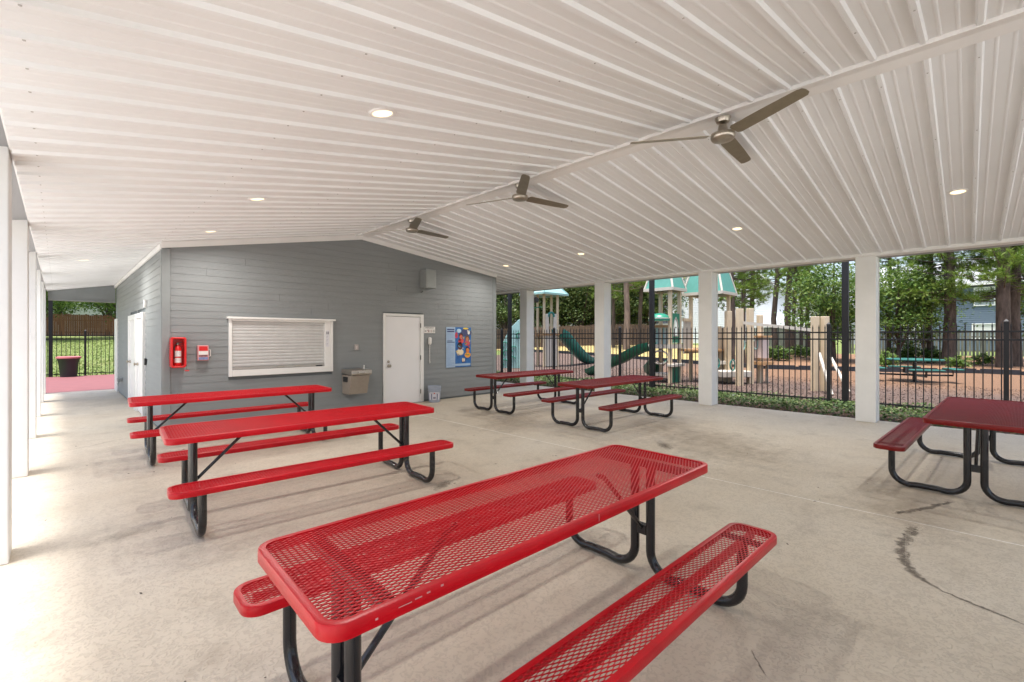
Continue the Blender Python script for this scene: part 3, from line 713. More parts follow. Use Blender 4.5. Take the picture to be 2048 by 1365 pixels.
# ------------------------------------------------------------------ ceiling fans
def fan(yy, base_deg, label):
    t = thing('ceiling_fan', label, 'ceiling fan', (AX, yy, AZ-.2), 'ceiling fans along the ridge')
    zt = AZ-.036
    MB().lathe([(.070, zt), (.070, zt-.014), (.056, zt-.046), (.022, zt-.06), (.013, zt-.062)], (AX, yy, 0), 20).build('canopy', STEEL, t, smooth=True)
    MB().lathe([(.011, zt-.055), (.011, zt-.125)], (AX, yy, 0), 10).build('downrod', STEEL, t, smooth=True)
    zb = 3.405
    MB().lathe([(.012, zb+.095), (.036, zb+.092), (.050, zb+.024), (.098, zb+.014), (.108, zb+.006), (.108, zb-.012), (.104, zb-.016), (.108, zb-.020), (.104, zb-.036), (.092, zb-.048), (.040, zb-.055), (.001, zb-.056)], (AX, yy, 0), 24).build('motor_housing', STEEL, t, smooth=True)
    for k in range(3):
        a = math.radians(base_deg+120*k); d = Vector((math.cos(a), math.sin(a), 0)); s_ = Vector((-math.sin(a), math.cos(a), 0))
        c0 = Vector((AX, yy, zb-.008)); tilt = math.radians(-14)
        wv = s_*math.cos(tilt)+Vector((0,0,1))*math.sin(tilt); nv = d.cross(wv)
        m = MB(); vs = []; out = [(.135, -.050), (.16, -.066), (.50, -.062), (.80, -.052), (.838, -.040), (.85, -.012), (.846, .03), (.82, .052), (.50, .062), (.16, .066), (.135, .050)]
        for e in (-.0025, .0025):
            vs += [c0+d*r_+wv*q+nv*e for r_, q in out]
        n = len(out); fs = [tuple(range(n)), tuple(range(2*n-1, n-1, -1))]+[(i, i+n, (i+1) % n+n, (i+1) % n) for i in range(n)]
        b = m.add(vs, fs).build('blade', BLADE, t)
        MB().obox(c0+d*.115+nv*.006, d*.055, wv*.022, nv*.003).build('blade_bracket', STEEL, b)
fan(1.64, 4, 'three-blade nickel ceiling fan nearest the camera')
fan(4.31, -11, 'three-blade nickel ceiling fan in the middle of the ridge')
fan(6.98, 5, 'three-blade nickel ceiling fan nearest the grey gable wall')

# ------------------------------------------------------------------ recessed lamps
LENS = bpy.data.materials.new('lamp_lens'); LENS.use_nodes = True
_e = LENS.node_tree.nodes['Principled BSDF']; _e.inputs['Emission Color'].default_value = (1, .78, .46, 1); _e.inputs['Emission Strength'].default_value = .5
_e.inputs['Base Color'].default_value = (.8,.75,.65,1)
def downlight(x, y, label):
    y = Y0+.02+.108+round((y-Y0-.128)/PIT)*PIT     # between two ribs
    z = cz(x)-.001; sl = SL if x < AX else -SR; ang = math.atan(sl)
    t = thing('recessed_downlight', label, 'ceiling light', (x, y, z), 'recessed lights in the ceiling'); t.rotation_euler = (0, -ang, 0)
    ORG[t.name] = (0,0,0)
    MB().lathe([(.070,-.010), (.074,-.013), (.089,-.009), (.092,-.004), (.092,.0), (.070,.0)], (0,0,0), 28, cap=False).build('trim_ring', TRIM, t, smooth=True)
    MB().lathe([(.069,-.0075), (.060,-.006), (.03,-.005), (.001,-.0045)], (0,0,0), 24).build('lens', LENS, t, smooth=True)
    la = bpy.data.lights.new('lamp_light', 'AREA'); la.shape = 'DISK'; la.size = .12; la.energy = DOWNLIGHT_W; la.color = (1, .96, .90); la.spread = math.radians(165)
    lo = bpy.data.objects.new('lamp_light', la); COL.objects.link(lo); lo.parent = t; lo.location = (0, 0, -.020)
for x, y, lb in ((1.60, 2.93, 'round recessed light in the left slope nearest the camera'), (1.60, 5.65, 'second recessed light along the left ceiling slope'),
                 (1.60, 7.83, 'recessed light in the left slope just before the grey wall'), (.31, 10.67, 'recessed light over the walkway beside the grey building'),
                 (7.62, .11, 'recessed light in the right slope above the dark red table at frame edge'), (7.68, 2.70, 'recessed light in the right slope by the nearest fan'),
                 (7.70, 5.58, 'recessed light in the right slope, third from the camera'), (7.70, 7.89, 'recessed light in the right slope nearest the grey wall')):
    downlight(x, y, lb)

# ------------------------------------------------------------------ picnic tables
TL, TW, TZ, BC, BW, BZ = 2.33, .70, .728, .600, .252, .418
def expanded(name, Lx, Wy, r, z, mat):
    A, B = .0405, .0190; hx, hy = Lx/2-.0225, Wy/2-.0125
    V = []; F = []; n = 0; th = .0035
    diam = [(.5,0),(.25,.25),(0,.5),(-.25,.25),(-.5,0),(-.25,-.25),(0,-.5),(.25,-.25)]
    hole = [(.395,0),(.25,.205),(0,.32),(-.25,.205),(-.395,0),(-.25,-.205),(0,-.32),(.25,-.205)]
    def inside(x, y):
        dx, dy = abs(x)-(hx-r), abs(y)-(hy-r)
        if dx <= 0 or dy <= 0: return abs(x) <= hx and abs(y) <= hy
        return dx*dx+dy*dy <= r*r
    nj = int(Wy/(B/2)); ni = int(Lx/A)+1
    for j in range(-nj//2, nj//2+1):
        for i in range(-ni//2-1, ni//2+1):
            cx_, cy_ = (i+(.5 if j % 2 else 0))*A, j*B/2
            if not inside(cx_, cy_): continue
            for a, b in diam: V.append((cx_+a*A, cy_+b*B, z-.0008))
            for a, b in hole: V.append((cx_+a*A, cy_+b*B, z))
            for a, b in hole: V.append((cx_+a*A*1.04, cy_+b*B*1.04, z-th))
            for k in range(8):
                q = (k+1) % 8
                F.append((n+k, n+q, n+8+q, n+8+k)); F.append((n+8+k, n+8+q, n+16+q, n+16+k))
            n += 24
    return npmesh(name, np.array(V), np.array(F), mat)
def rim_mesh(Lx, Wy, r, ztop, hgt):
    path = rrect(-Lx/2, Lx/2, -Wy/2, Wy/2, r, 7); n = len(path); m = MB(); vs = []
    prof = [(.026, .0015), (.006, .0022), (.0018, .0006), (0, -.004), (0, -hgt+.003), (.002, -hgt), (.016, -hgt), (.017, -.006), (.026, -.005)]
    for i, (x, y) in enumerate(path):
        a, b = path[i-1], path[(i+1) % n]; t = Vector((b[0]-a[0], b[1]-a[1])).normalized(); nn = Vector((-t.y, t.x))
        for d, z in prof: vs.append((x+nn.x*d, y+nn.y*d, ztop+z))
    k = len(prof); fs = []
    for i in range(n):
        j = (i+1) % n
        for q in range(k):
            q2 = (q+1) % k; fs.append((i*k+q, j*k+q, j*k+q2, i*k+q2))
    return m.add(vs, fs)
def arc(c, r, a0, a1, n=7):   # points (t,z) on an arc
    return [(c[0]+r*math.cos(math.radians(a0+(a1-a0)*i/n)), c[1]+r*math.sin(math.radians(a0+(a1-a0)*i/n))) for i in range(n+1)]
def make_table(mat, label):
    t = thing('picnic_table', label, 'picnic table', (0,0,0), 'picnic tables under the pavilion')
    top = rim_mesh(TL, TW, .075, TZ, .046).build('tabletop', mat, t, smooth=True)
    obj_of('mesh_panel', expanded('table_mesh', TL, TW, .066, TZ-.002, mat), top)
    for s in (-1, 1):
        m = rim_mesh(TL, BW, .075, BZ, .040); m.v = [(x, y+s*BC, z) for x, y, z in m.v]
        st = m.build('seat', mat, t, smooth=True)
        o = obj_of('mesh_panel', BMESH[mat.name] if mat.name in BMESH else BMESH.setdefault(mat.name, expanded('seat_mesh', TL, BW, .066, BZ-.002, mat)), st, (0, s*BC, 0))
        MB().box(-TL/2+.06, TL/2-.06, s*BC-.014, s*BC+.014, BZ-.036, BZ-.007).build('seat_rib', mat, st)
    for e in (-1, 1):
        xe = e*(TL/2-.205); rr = .028
        for s in (-1, 1):
            pts = [(BC, BZ-.012), (BC, BZ-.07)]+[(BC, .20)]+arc((BC-.135, .165), .135, 0, -90)[0:]+[(BC-.20, .036)]+[(.26, .036)]+[(.20, .030)]+arc((.185, .160), .130, -90, -180)+[(.055, .26), (.055, .45), (.055, TZ-.05)]
            pts = [(a, max(z, rr+.001)) for a, z in pts]
            MB().tube([(xe, s*a, z) for a, z in pts], rr, 12).build('leg', BLACK, t, smooth=True)
            MB().box(xe-.03, xe+.03, s*BC-.10, s*BC+.10, BZ-.014, BZ-.0065).build('seat_bracket', BLACK, t)
        MB().box(xe-.022, xe+.022, -.30, .30, TZ-.048, TZ-.012).build('top_bracket', BLACK, t)
        MB().box(xe-.02, xe+.02, -.032, .032, .255, .315).build('crossbar', BLACK, t)
        MB().tube([(xe-e*.005, 0, .29), (xe-e*.42, 0, TZ-.030), (xe-e*.47, 0, TZ-.014)], .0135, 8).build('brace', BLACK, t, smooth=True)
    return t
BMESH = {}
tabs = [('r', 1.665, 1.490, -1.9, 'bright red mesh picnic table nearest the camera'),
        ('r', 1.748, 4.471, -4.28, 'bright red picnic table in the middle of the left row'),
        ('r', 1.762, 7.098, -3.48, 'bright red picnic table in front of the roll-up window'),
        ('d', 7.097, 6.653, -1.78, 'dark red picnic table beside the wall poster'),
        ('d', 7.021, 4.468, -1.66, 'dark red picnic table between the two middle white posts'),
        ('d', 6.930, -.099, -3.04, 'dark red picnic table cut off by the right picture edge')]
proto = {}
for kind, x, y, a, lb in tabs:
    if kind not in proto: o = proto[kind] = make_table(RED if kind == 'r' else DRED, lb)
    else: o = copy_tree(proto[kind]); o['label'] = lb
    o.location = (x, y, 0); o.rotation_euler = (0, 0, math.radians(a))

# ------------------------------------------------------------------ black picket fences and poles
def picket_fence(label, p0, p1, posts, h=1.62, pitch=.116):
    p0, p1 = Vector(p0), Vector(p1); L = (p1-p0).length; d = (p1-p0)/L
    t = thing('picket_fence', label, 'fence', tuple(p0))
    zb = p0.z
    for z in (.14, 1.47, 1.62):
        c = (p0+p1)/2; MB().obox((c.x, c.y, zb+z), d*(L/2), Vector((-d.y, d.x, 0))*.014, (0,0,.016)).build('rail', FENCEB, t)
    m = MB().box(-.0085, .0085, -.0085, .0085, .05, 1.71).add([(-.013,-.013,1.71),(.013,-.013,1.71),(.013,.013,1.71),(-.013,.013,1.71),(0,0,1.80)], [(0,1,4),(1,2,4),(2,3,4),(3,0,4),(3,2,1,0)])
    me = None; k = pitch*.5
    while k < L:
        if all(abs(k-q) > .05 for q in posts):
            if me is None: o = m.build('picket', FENCEB, None); me = o.data; o.parent = t
            else: o = bpy.data.objects.new('picket', me); COL.objects.link(o); o.parent = t
            o.location = d*k
        k += pitch
    for q in posts:
        c = p0+d*q
        MB().box(c.x-.033, c.x+.033, c.y-.033, c.y+.033, zb-.05, zb+1.80).add([(c.x-.036,c.y-.036,zb+1.801),(c.x+.036,c.y-.036,zb+1.801),(c.x+.036,c.y+.036,zb+1.801),(c.x-.036,c.y+.036,zb+1.801),(c.x,c.y,zb+1.85)], [(0,1,4),(1,2,4),(2,3,4),(3,0,4),(3,2,1,0)]).build('post', FENCEB, t)
FZ = -.03
picket_fence('long black picket fence between the pavilion and the playground', (12.05, -5.7, FZ), (12.05, 17.0, FZ), [5.7-.48-2.63, 5.7-.48, 5.7+2.18, 5.7+4.81, 5.7+7.45, 5.7+10.04, 5.7+12.65, 5.7+15.3])
picket_fence('black picket fence across the end of the walkway', (-.6, 24.4, gz(0,24.4)), (6.0, 24.4, gz(0,24.4)), [.38, 1.35, 3.9], pitch=.125)
for (x, y, lb) in ((12.0, 1.87, 'tall square black pole just left of the nearest right-hand post'), (11.85, 6.30, 'tall square black pole in front of the green-roofed play tower'),
                   (11.9, 12.05, 'tall square black pole beside the corner of the grey wall'), (-.20, 24.2, 'tall square black pole at the end of the walkway')):
    t = thing('square_pole', lb, 'pole', (x, y, gz(x, y)))
    z0 = gz(x, y)
    MB().box(x-.058, x+.058, y-.058, y+.058, z0-.02, 4.6).build('shaft', FENCEB, t, bevel=.006)
    MB().box(x-.10, x+.10, y-.10, y+.10, z0-.01, z0+.05).build('base_plate', FENCEB, t)
    MB().box(x-.066, x+.066, y-.066, y+.066, 4.601, 4.64).build('cap', FENCEB, t)
def flood(x, y, z, sgn, label):
    t = thing('flood_light', label, 'flood light', (x, y, z))
    MB().box(x-.03, x+.05, y-.05, y+.05, z+.02, z+.16).build('mount', GREYM, t, bevel=.004)
    MB().obox((x+.12, y, z-.02), (.085,0,-.03), (0,.10,0), (.02,0,.06)).build('lamp_head', DARKP, t, bevel=.008)
    for k in range(4): MB().obox((x+.05+.04*k, y, z+.062-.014*k), (.006,0,-.002), (0,.095,0), (.008,0,.022)).build('cooling_fin', GREYM, t)
    MB().tube([(x+.02, y, z+.02), (x+.07, y, z+.0)], .015, 8).build('arm', DARKP, t)
flood(10.37, 1.24, 2.60, 1, 'small black flood light on the outer side of the nearest right post')
flood(10.37, 9.52, 2.66, 1, 'black flood light on the outer side of the post nearest the wall')

# trash can
TCx, TCy, TCz = .28, 23.95, -.012
t = thing('trash_can', 'black tapered trash can with pinkish lid by the walkway fence', 'trash can', (TCx, TCy, TCz))
MB().lathe([(.22, TCz), (.235, TCz+.01), (.275, TCz+.5), (.315, TCz+.66), (.33, TCz+.70), (.31, TCz+.71), (.28, TCz+.60)], (TCx, TCy, 0), 24).build('can', DARKP, t, smooth=True)
MB().lathe([(.34, TCz+.685), (.355, TCz+.69), (.352, TCz+.745), (.30, TCz+.765), (.20, TCz+.77), (.19, TCz+.74)], (TCx, TCy, 0), 24).build('lid', M('lid_pink', (.42,.12,.13), .5), t, smooth=True)

# ------------------------------------------------------------------ ivy strip (uncountable) 
def leaf_cloud(name, C, size, mat, seed, up=.6, asp=.55):
    rg = np.random.default_rng(seed); n = len(C)
    nrm = rg.normal(size=(n,3)); nrm[:,2] = np.abs(nrm[:,2])+up; nrm /= np.linalg.norm(nrm, axis=1)[:,None]
    a = rg.normal(size=(n,3)); a -= nrm*(a*nrm).sum(1)[:,None]; a /= np.linalg.norm(a, axis=1)[:,None]
    b = np.cross(nrm, a); s = size*(.6+.8*rg.random(n))[:,None]
    V = np.stack([C-a*s*.5, C+b*s*asp*.5-a*s*.05+nrm*s*.08, C+a*s*.5, C-b*s*asp*.5-a*s*.05+nrm*s*.08], 1).reshape(-1,3)
    F = np.arange(4*n).reshape(n,4)
    return npmesh(name, V, F, mat)
def leaf_mat(name, stops, trans=.35, rough=.5):
    m = bpy.data.materials.new(name); m.use_nodes = True; N = m.node_tree.nodes; L = m.node_tree.links
    p = N['Principled BSDF']; p.inputs['Roughness'].default_value = rough; p.inputs['Specular IOR Level'].default_value = .3
    g = N.new('ShaderNodeNewGeometry'); col = ramp(N, L, g.outputs['Random Per Island'], stops)
    L.new(col, p.inputs['Base Color'])
    tr = N.new('ShaderNodeBsdfTranslucent'); L.new(col, tr.inputs['Color'])
    mx = N.new('ShaderNodeMixShader'); mx.inputs[0].default_value = trans
    L.new(p.outputs[0], mx.inputs[1]); L.new(tr.outputs[0], mx.inputs[2]); L.new(mx.outputs[0], N['Material Output'].inputs[0])
    MATS[name] = m; return m
IVY = leaf_mat('ivy_leaf', [(0, (.032,.062,.019)), (.5, (.078,.132,.038)), (1, (.17,.21,.08))])
rg = np.random.default_rng(11); n = 30000
cx_ = 10.5+2.15*rg.random(n); cy_ = -5.5+20*rg.random(n)
dens = .5+.5*np.sin(cx_*3.1+1.3*np.sin(cy_*1.7))*np.sin(cy_*2.3+.7)
edge = np.minimum(1, (cx_-10.42)/.35)
keep = rg.random(n) < (.45+.55*dens)*np.clip(edge, .15, 1); cx_, cy_ = cx_[keep], cy_[keep]; dn = dens[keep]
cz_ = -.04+(.02+.16*rg.random(len(cx_)))*(.45+.7*dn)*np.minimum(1, (cx_-10.36)/.5)
o = obj_of('ivy_ground_cover', leaf_cloud('ivy', np.stack([cx_, cy_, cz_], 1), .062, IVY, 3, .8, .75)); stuff(o)
tag(o, 'low green ivy ground cover along the foot of the black fence', 'ground cover')
LIT = leaf_mat('leaf_litter', [(0, (.07,.035,.018)), (.6, (.17,.09,.04)), (1, (.30,.19,.10))], .05)
n = 5000; cx_ = 10.37+.75*rg.random(n)**1.6; cy_ = -5.5+20*rg.random(n)
o = obj_of('leaf_litter', leaf_cloud('litter', np.stack([cx_, cy_, -.035+.012*rg.random(n)], 1), .05, LIT, 5, 2.5, .5)); stuff(o)
tag(o, 'brown dead leaves and straw along the slab edge', 'leaf litter')
# loose chips near the fence
CH = leaf_mat('mulch_chip', [(0, (.050,.032,.025)), (.5, (.094,.060,.046)), (1, (.155,.106,.082))], .0, .9)
n = 22000; cx_ = 12.3+7.5*rg.random(n)**1.5; cy_ = -5+19*rg.random(n)
o = obj_of('mulch_chips', leaf_cloud('chips', np.stack([cx_, cy_, np.array([gz(a, b) for a, b in zip(cx_, cy_)])+.036+.010*rg.random(n)], 1), .055, CH, 6, 1.6, .35)); stuff(o)
tag(o, 'loose reddish bark mulch chips inside the playground fence', 'mulch')
# grass tufts on the lawn beyond the walkway fence
GR = leaf_mat('grass_blade', [(0, (.10,.16,.03)), (.6, (.15,.21,.045)), (1, (.24,.25,.09))], .3)
n = 16000; cx_ = -4+11*rg.random(n); cy_ = 24.5+24*rg.random(n)
C = np.stack([cx_, cy_, np.array([gz(a, b) for a, b in zip(cx_, cy_)])+.02], 1)
hgt = .03+.04*rg.random(n); th = rg.random(n)*6.28; dx = np.stack([np.cos(th), np.sin(th), 0*th], 1)*.03
tip = np.stack([.03*rg.normal(size=n), .03*rg.normal(size=n), hgt], 1)
o = obj_of('grass_tufts', npmesh('grass', np.stack([C-dx, C+dx, C+tip], 1).reshape(-1,3), np.arange(3*n).reshape(n,3), GR)); stuff(o)
tag(o, 'short green lawn grass beyond the walkway fence', 'grass')

# ------------------------------------------------------------------ playground
def posts_(t, pts, top, w=.06, mat=BEIGE, name='post', z0=-.1):
    for (x, y), z in zip(pts, top if isinstance(top, (list, tuple)) else [top]*len(pts)):
        MB().box(x-w, x+w, y-w, y+w, z0, z).build(name, mat, t, bevel=.012)
def pyramid_roof(t, cx, cy, rx, ry, z0, z1, z2, mat=ROOFT, rib=CREAM):
    c = [(-1,-1),(1,-1),(1,1),(-1,1)]
    lo = [(cx+a*rx, cy+b*ry, z0) for a, b in c]; mid = [(cx+a*rx*.72, cy+b*ry*.72, z1) for a, b in c]; hi = [(cx+a*rx*.16, cy+b*ry*.16, z2) for a, b in c]
    vs = lo+mid+hi; fs = []
    for k in range(4):
        j = (k+1) % 4; fs += [(k, j, 4+j, 4+k), (4+k, 4+j, 8+j, 8+k)]
    fs += [(8,9,10,11), (3,2,1,0)]
    r = MB().add(vs, fs).build('canopy_roof', mat, t)
    for k in range(4): MB().tube([lo[k], mid[k], hi[k]], .035, 6).build('roof_rib', rib, r)
    for k in range(4):
        a, b = Vector(lo[k]), Vector(lo[(k+1) % 4]); d = (b-a); 
        MB().obox((a+b)/2+Vector((0,0,-.035)), d/2*1.03, Vector((-d.y, d.x, 0)).normalized()*.03, (0,0,.05)).build('roof_fascia', rib, r)
def half_pipe(name, pts, w, mat, t):
    pts = [Vector(p) for p in pts]; m = MB(); vs = []; n = 9
    for i, p in enumerate(pts):
        d = pts[min(i+1, len(pts)-1)]-pts[max(i-1, 0)]; s = Vector((-d.y, d.x, 0)).normalized()
        u = d.normalized().cross(s)*-1; u = Vector((0,0,1)) if u.z < .2 else u
        for off in (0, .03):
            for k in range(n):
                a = math.pi*(k/(n-1)); vs.append(p+s*math.cos(a)*(w/2+off)-u*math.sin(a)*(w*.42+off)+u*.10)
    fs = []
    for i in range(len(pts)-1):
        for off in (0, n):
            for k in range(n-1):
                a = i*2*n+off+k; fs.append((a, a+1, a+2*n+1, a+2*n))
        for k in (0, n-1): a = i*2*n+k; fs.append((a, a+n, a+3*n, a+2*n))
    return m.add(vs, fs).build(name, mat, t, smooth=True)

# central tower with teal roofs
ctr = thing('play_tower', 'beige playground tower with teal roofs and dark green slide', 'playground', (14.6, 7.2, -.07))
x0, y0, s = 14.28, 6.94, .68
posts_(ctr, [(x0,y0),(x0,y0+s),(x0+s,y0),(x0+s,y0+s)], 3.08, .055)
pyramid_roof(ctr, x0+s/2, y0+s/2, .50, .50, 3.10, 3.62, 4.1)
X2, Y2, s2 = 15.66, 5.92, .93
posts_(ctr, [(X2,Y2+s2),(X2+s2,Y2),(X2+s2,Y2+s2)], 2.98, .055)
pyramid_roof(ctr, X2+s2/2, Y2+s2/2, .66, .66, 3.00, 3.75, 4.35)
MB().box(x0-.05, x0+s+.05, y0-.05, y0+s+.05, 1.12, 1.20).build('deck', TAN, ctr, bevel=.01)
MB().box(x0-.08, x0+s+.08, y0-.085, y0-.06, 1.10, 1.24).build('deck_edge', CREAM, ctr); MB().box(x0-.085, x0-.06, y0-.05, y0+s+.08, 1.10, 1.24).build('deck_edge', CREAM, ctr)
MB().box(X2-.7, X2+s2+.05, Y2-.05, Y2+s2+.05, 1.00, 1.08).build('deck', TAN, ctr, bevel=.01)
MB().box(x0+s, X2+s2, Y2+.86, Y2+.90, .92, 1.10).build('deck_edge', CREAM, ctr)
# green panel with an arched opening
ya, yb_ = y0-.035, y0-.005
pa, pb = x0+.06, x0+s-.06; mid = (pa+pb)/2
o_ = [(pa, 1.29), (pb, 1.29), (pb, 1.78), (pb, 2.27), (mid, 2.27), (pa, 2.27), (pa, 1.78)]
i_ = [(pa+.10, 1.50), (pb-.10, 1.50), (pb-.08, 1.80), (pb-.14, 2.02), (mid, 2.16), (pa+.14, 2.02), (pa+.08, 1.80)]
frame_ring(o_, i_, ya, yb_).build('arch_panel', PGREEN, ctr)
frame_ring([(a+(mid-a)*.0, b) for a, b in i_], [(a+(mid-a)*.22, b+(1.8-b)*.12) for a, b in i_], ya-.01, yb_-.012).build('arch_trim', CREAM, ctr)
MB().box(pa, pb, ya, yb_, -.05, .48).build('lower_panel', PGREEN, ctr); MB().box(x0-.10, x0+s+.10, y0-.16, y0+.06, .50, .60).build('counter_shelf', CREAM, ctr, bevel=.015)
for k in range(3): MB().box(pa+.11+k*.13, pa+.125+k*.13, ya-.008, ya-.0005, -.05, .46).build('panel_groove', M('green_dark', (.006,.07,.04), .5), ctr)
MB().lathe([(.005,2.28), (.16,2.26), (.30,2.19), (.36,2.09), (.355,2.02), (.30,2.02)], (x0-.05, y0+s/2, 0), 18).build('bubble_canopy', PGREEN, ctr, smooth=True)
MB().lathe([(.363,2.085), (.368,2.10), (.363,2.115)], (x0-.05, y0+s/2, 0), 18).build('canopy_band', CREAM, ctr, smooth=True)
for k in range(5): MB().box(x0-.015, x0+.015, y0+.10+k*.115, y0+.135+k*.115, 1.24, 1.80).build('rail_bar', PALET if k % 2 else CREAM, ctr)
MB().box(x0-.03, x0+.03, y0+.05, y0+s-.05, 1.80, 1.88).build('rail', TAN, ctr)
for k in range(5): MB().box(x0+s+.10+k*.115, x0+s+.155+k*.115, y0-.12, y0-.09, 1.05, 2.02).build('rail_bar', CREAM, ctr)
MB().box(x0+s+.05, X2+.05, y0-.135, y0-.075, 2.02, 2.12).build('rail', BEIGE, ctr)
MB().tube([(x0-.02, y0+s/2+.3*math.cos(a), .80+.22*math.sin(a)) for a in np.linspace(0, 6.28, 19)], .03, 6).build('ring_window', CREAM, ctr)
half_pipe('spiral_slide', [(14.42,7.65,1.20),(14.42,7.95,1.14),(14.5,8.4,.95),(14.62,8.9,.72),(14.78,9.4,.56),(14.95,9.85,.42),(15.1,10.25,.25),(15.22,10.55,.14),(15.3,10.8,.10)], .62, PGREEN, ctr)
half_pipe('tunnel_slide', [(15.2,7.7,.70),(15.5,8.1,.45),(16.0,8.5,.25),(16.6,8.8,.12)], .6, PGREEN, ctr)
MB().box(x0+.04, x0+s-.04, y0+.1, y0+s, .18, .26).build('seat_plank', CREAM, ctr)

# right-hand post cluster with sloping rail and planks
clu = thing('play_post_cluster', 'group of tall beige play posts with low deck and sloping rail', 'playground', (15.8, 5.1, -.07))
def plank(t, x, y, w, top, d=.07, yaw=-26, z0=-.1, mat=BEIGE, name='post'):
    a = math.radians(yaw); u = Vector((math.cos(a), math.sin(a), 0)); v_ = Vector((-math.sin(a), math.cos(a), 0))
    return MB().obox((x, y, (z0+top)/2), u*w/2, v_*d, (0,0,(top-z0)/2)).build(name, mat, t, bevel=.012)
for x, y, w_, tp in ((15.14,5.07,.20,2.37), (16.04,5.05,.20,2.42), (16.64,4.93,.16,2.22), (16.2,6.1,.12,1.85), (16.0,5.72,.20,2.36), (16.35,6.0,.10,1.8), (16.6,5.9,.10,1.82)): plank(clu, x, y, w_, tp)
MB().obox((15.75,5.55,.28), (.42,-.30,0), (.30,.30,0), (0,0,.10)).build('low_deck', CREAM, clu, bevel=.02)
MB().obox((16.0,5.75,.62), (.38,-.27,0), (.03,.04,0), (0,0,.06)).build('deck_bench', CREAM, clu, bevel=.01)
MB().obox((16.55,4.85,1.12), (.14,-.05,0), (.05,.14,0), (0,0,.34)).build('side_bin', M('pink_cream', (.62,.50,.46), .5), clu, bevel=.01)
MB().obox((16.55,4.85,1.50), (.22,-.08,0), (.07,.20,0), (0,0,.03)).build('bin_top', TAN, clu)
MB().obox((16.55,4.85,.62), (.26,-.12,0), (.10,.22,0), (0,0,.05)).build('bin_shelf', TAN, clu)
MB().obox((16.75,4.75,.28), (.03,-.01,0), (.01,.03,0), (0,0,.36)).build('bin_leg', CREAM, clu)
for x, y, z in ((15.95,5.25,1.22), (16.35,4.98,1.25), (15.5,5.9,.62), (15.35,5.35,.58)):
    MB().tube([(x+.075*math.cos(a), y-.05*math.cos(a), z+.17*math.sin(a)) for a in np.linspace(0, 6.28, 15)], .022, 6).build('loop_handle', PTEAL if z < 1 else PALET, clu)
a_, b_ = Vector((15.2,5.0,1.93)), Vector((15.22,3.12,1.68))
MB().obox((a_+b_)/2, (b_-a_)/2, (.03,0,0), (0,0,.045)).build('sloping_rail', CREAM, clu)
for (x, y) in ((15.25,3.08), (15.43,2.88)): plank(clu, x, y, .19, 2.07)
for a_, b_ in (((15.1,2.95,1.03), (14.35,2.52,-.03)), ((15.35,2.72,.90), (14.6,2.2,.05))):
    a_, b_ = Vector(a_), Vector(b_); MB().tube([a_, b_], .04, 8).build('sloping_bar', CREAM, clu)

# left tower with teal slide and climbers
lft = thing('play_tower', 'smaller play tower with pale roof, white climbing wall and teal slide', 'playground', (17.9, 15.1, -.07))
lx, ly = 17.55, 15.0
posts_(lft, [(17.40,15.15),(18.10,14.86),(17.75,15.9),(18.5,15.6)], 3.7, .05)
pyramid_roof(lft, 17.75, 15.45, .95, .80, 3.68, 3.98, 4.15, PALET, PALET)
MB().obox((17.77,15.0,.83), (.33,-.13,0), (.02,.05,0), (0,0,.86)).build('climbing_wall', CREAM, lft, bevel=.03)
for q in (-.22, .22):
    MB().obox((17.77+q, 15.0-q*.4, 2.15), (.10,-.04,0), (.016,.04,0), (0,0,.50)).build('barrier_panel', CREAM, lft, bevel=.05)
MB().tube([(17.77+.16*math.cos(a), 15.0-.06*math.cos(a), 2.5+.22*math.sin(a)) for a in np.linspace(0, 3.14, 9)], .06, 8).build('entry_arch', PTEAL, lft)
MB().obox((17.95,15.35,1.62), (.5,-.2,0), (.2,.5,0), (0,0,.05)).build('deck', TAN, lft)
half_pipe('wave_slide', [(18.1,14.85,1.78),(18.5,14.85,1.62),(19.1,14.95,1.25),(19.7,15.05,.90),(20.3,15.15,.58),(20.9,15.27,.32),(21.4,15.4,.20),(22.0,15.5,.16)], .78, SLIDET, lft)
MB().tube([(19.5,15.0,.0), (19.5,15.0,.75)], .03, 8).build('slide_leg', PGREEN, lft)
MB().obox((16.75,15.65,2.20), (.20,-.13,0), (.02,.03,0), (0,0,.62)).build('filigree_panel', PTEAL, lft, bevel=.05)
for z in (1.95, 2.2, 2.48): MB().tube([(16.72+.10*math.cos(a), 15.60-.06*math.cos(a), z+.09*math.sin(a)) for a in np.linspace(0, 6.28, 13)], .025, 6).build('loop', PALET, lft)
MB().tube([(17.1,15.9,2.95), (17.4,15.2,3.0)], .025, 6).tube([(16.9,15.7,2.2), (16.9,15.7,3.0)], .025, 6).build('grab_bar', PGREEN, lft)
# slanted pale-teal climbing panel at far left
pan = [(0,0), (.95,0), (1.1,1.1), (1.25,1.55), (1.2,2.1), (1.1,2.45), (.85,2.35), (.5,2.0), (.2,1.5), (0,1.0)]
mb = MB(); d_ = Vector((.55,-.83,0)); n_ = Vector((.83,.55,0)); q0 = Vector((15.35,16.15,-.05)); vs = []
for e in (0, .08): vs += [q0+d_*a+Vector((0,0,b))+n_*e for a, b in pan]
n = len(pan); mb.add(vs, [tuple(range(n)), tuple(range(2*n-1, n-1, -1))]+[(i, i+n, (i+1) % n+n, (i+1) % n) for i in range(n)]).build('climbing_panel', PALET, lft, bevel=.02)
for a, b in ((.2,.3),(.25,.75),(.6,.45),(.65,.95),(.2,1.15),(.9,1.6)):
    c = q0+d_*a+Vector((0,0,b))-n_*.04
    MB().tube([c+d_*.13*math.cos(q)+Vector((0,0,.13*math.sin(q))) for q in np.linspace(.2, 4.4, 12)], .022, 6).build('climbing_hold', PGREEN, lft)

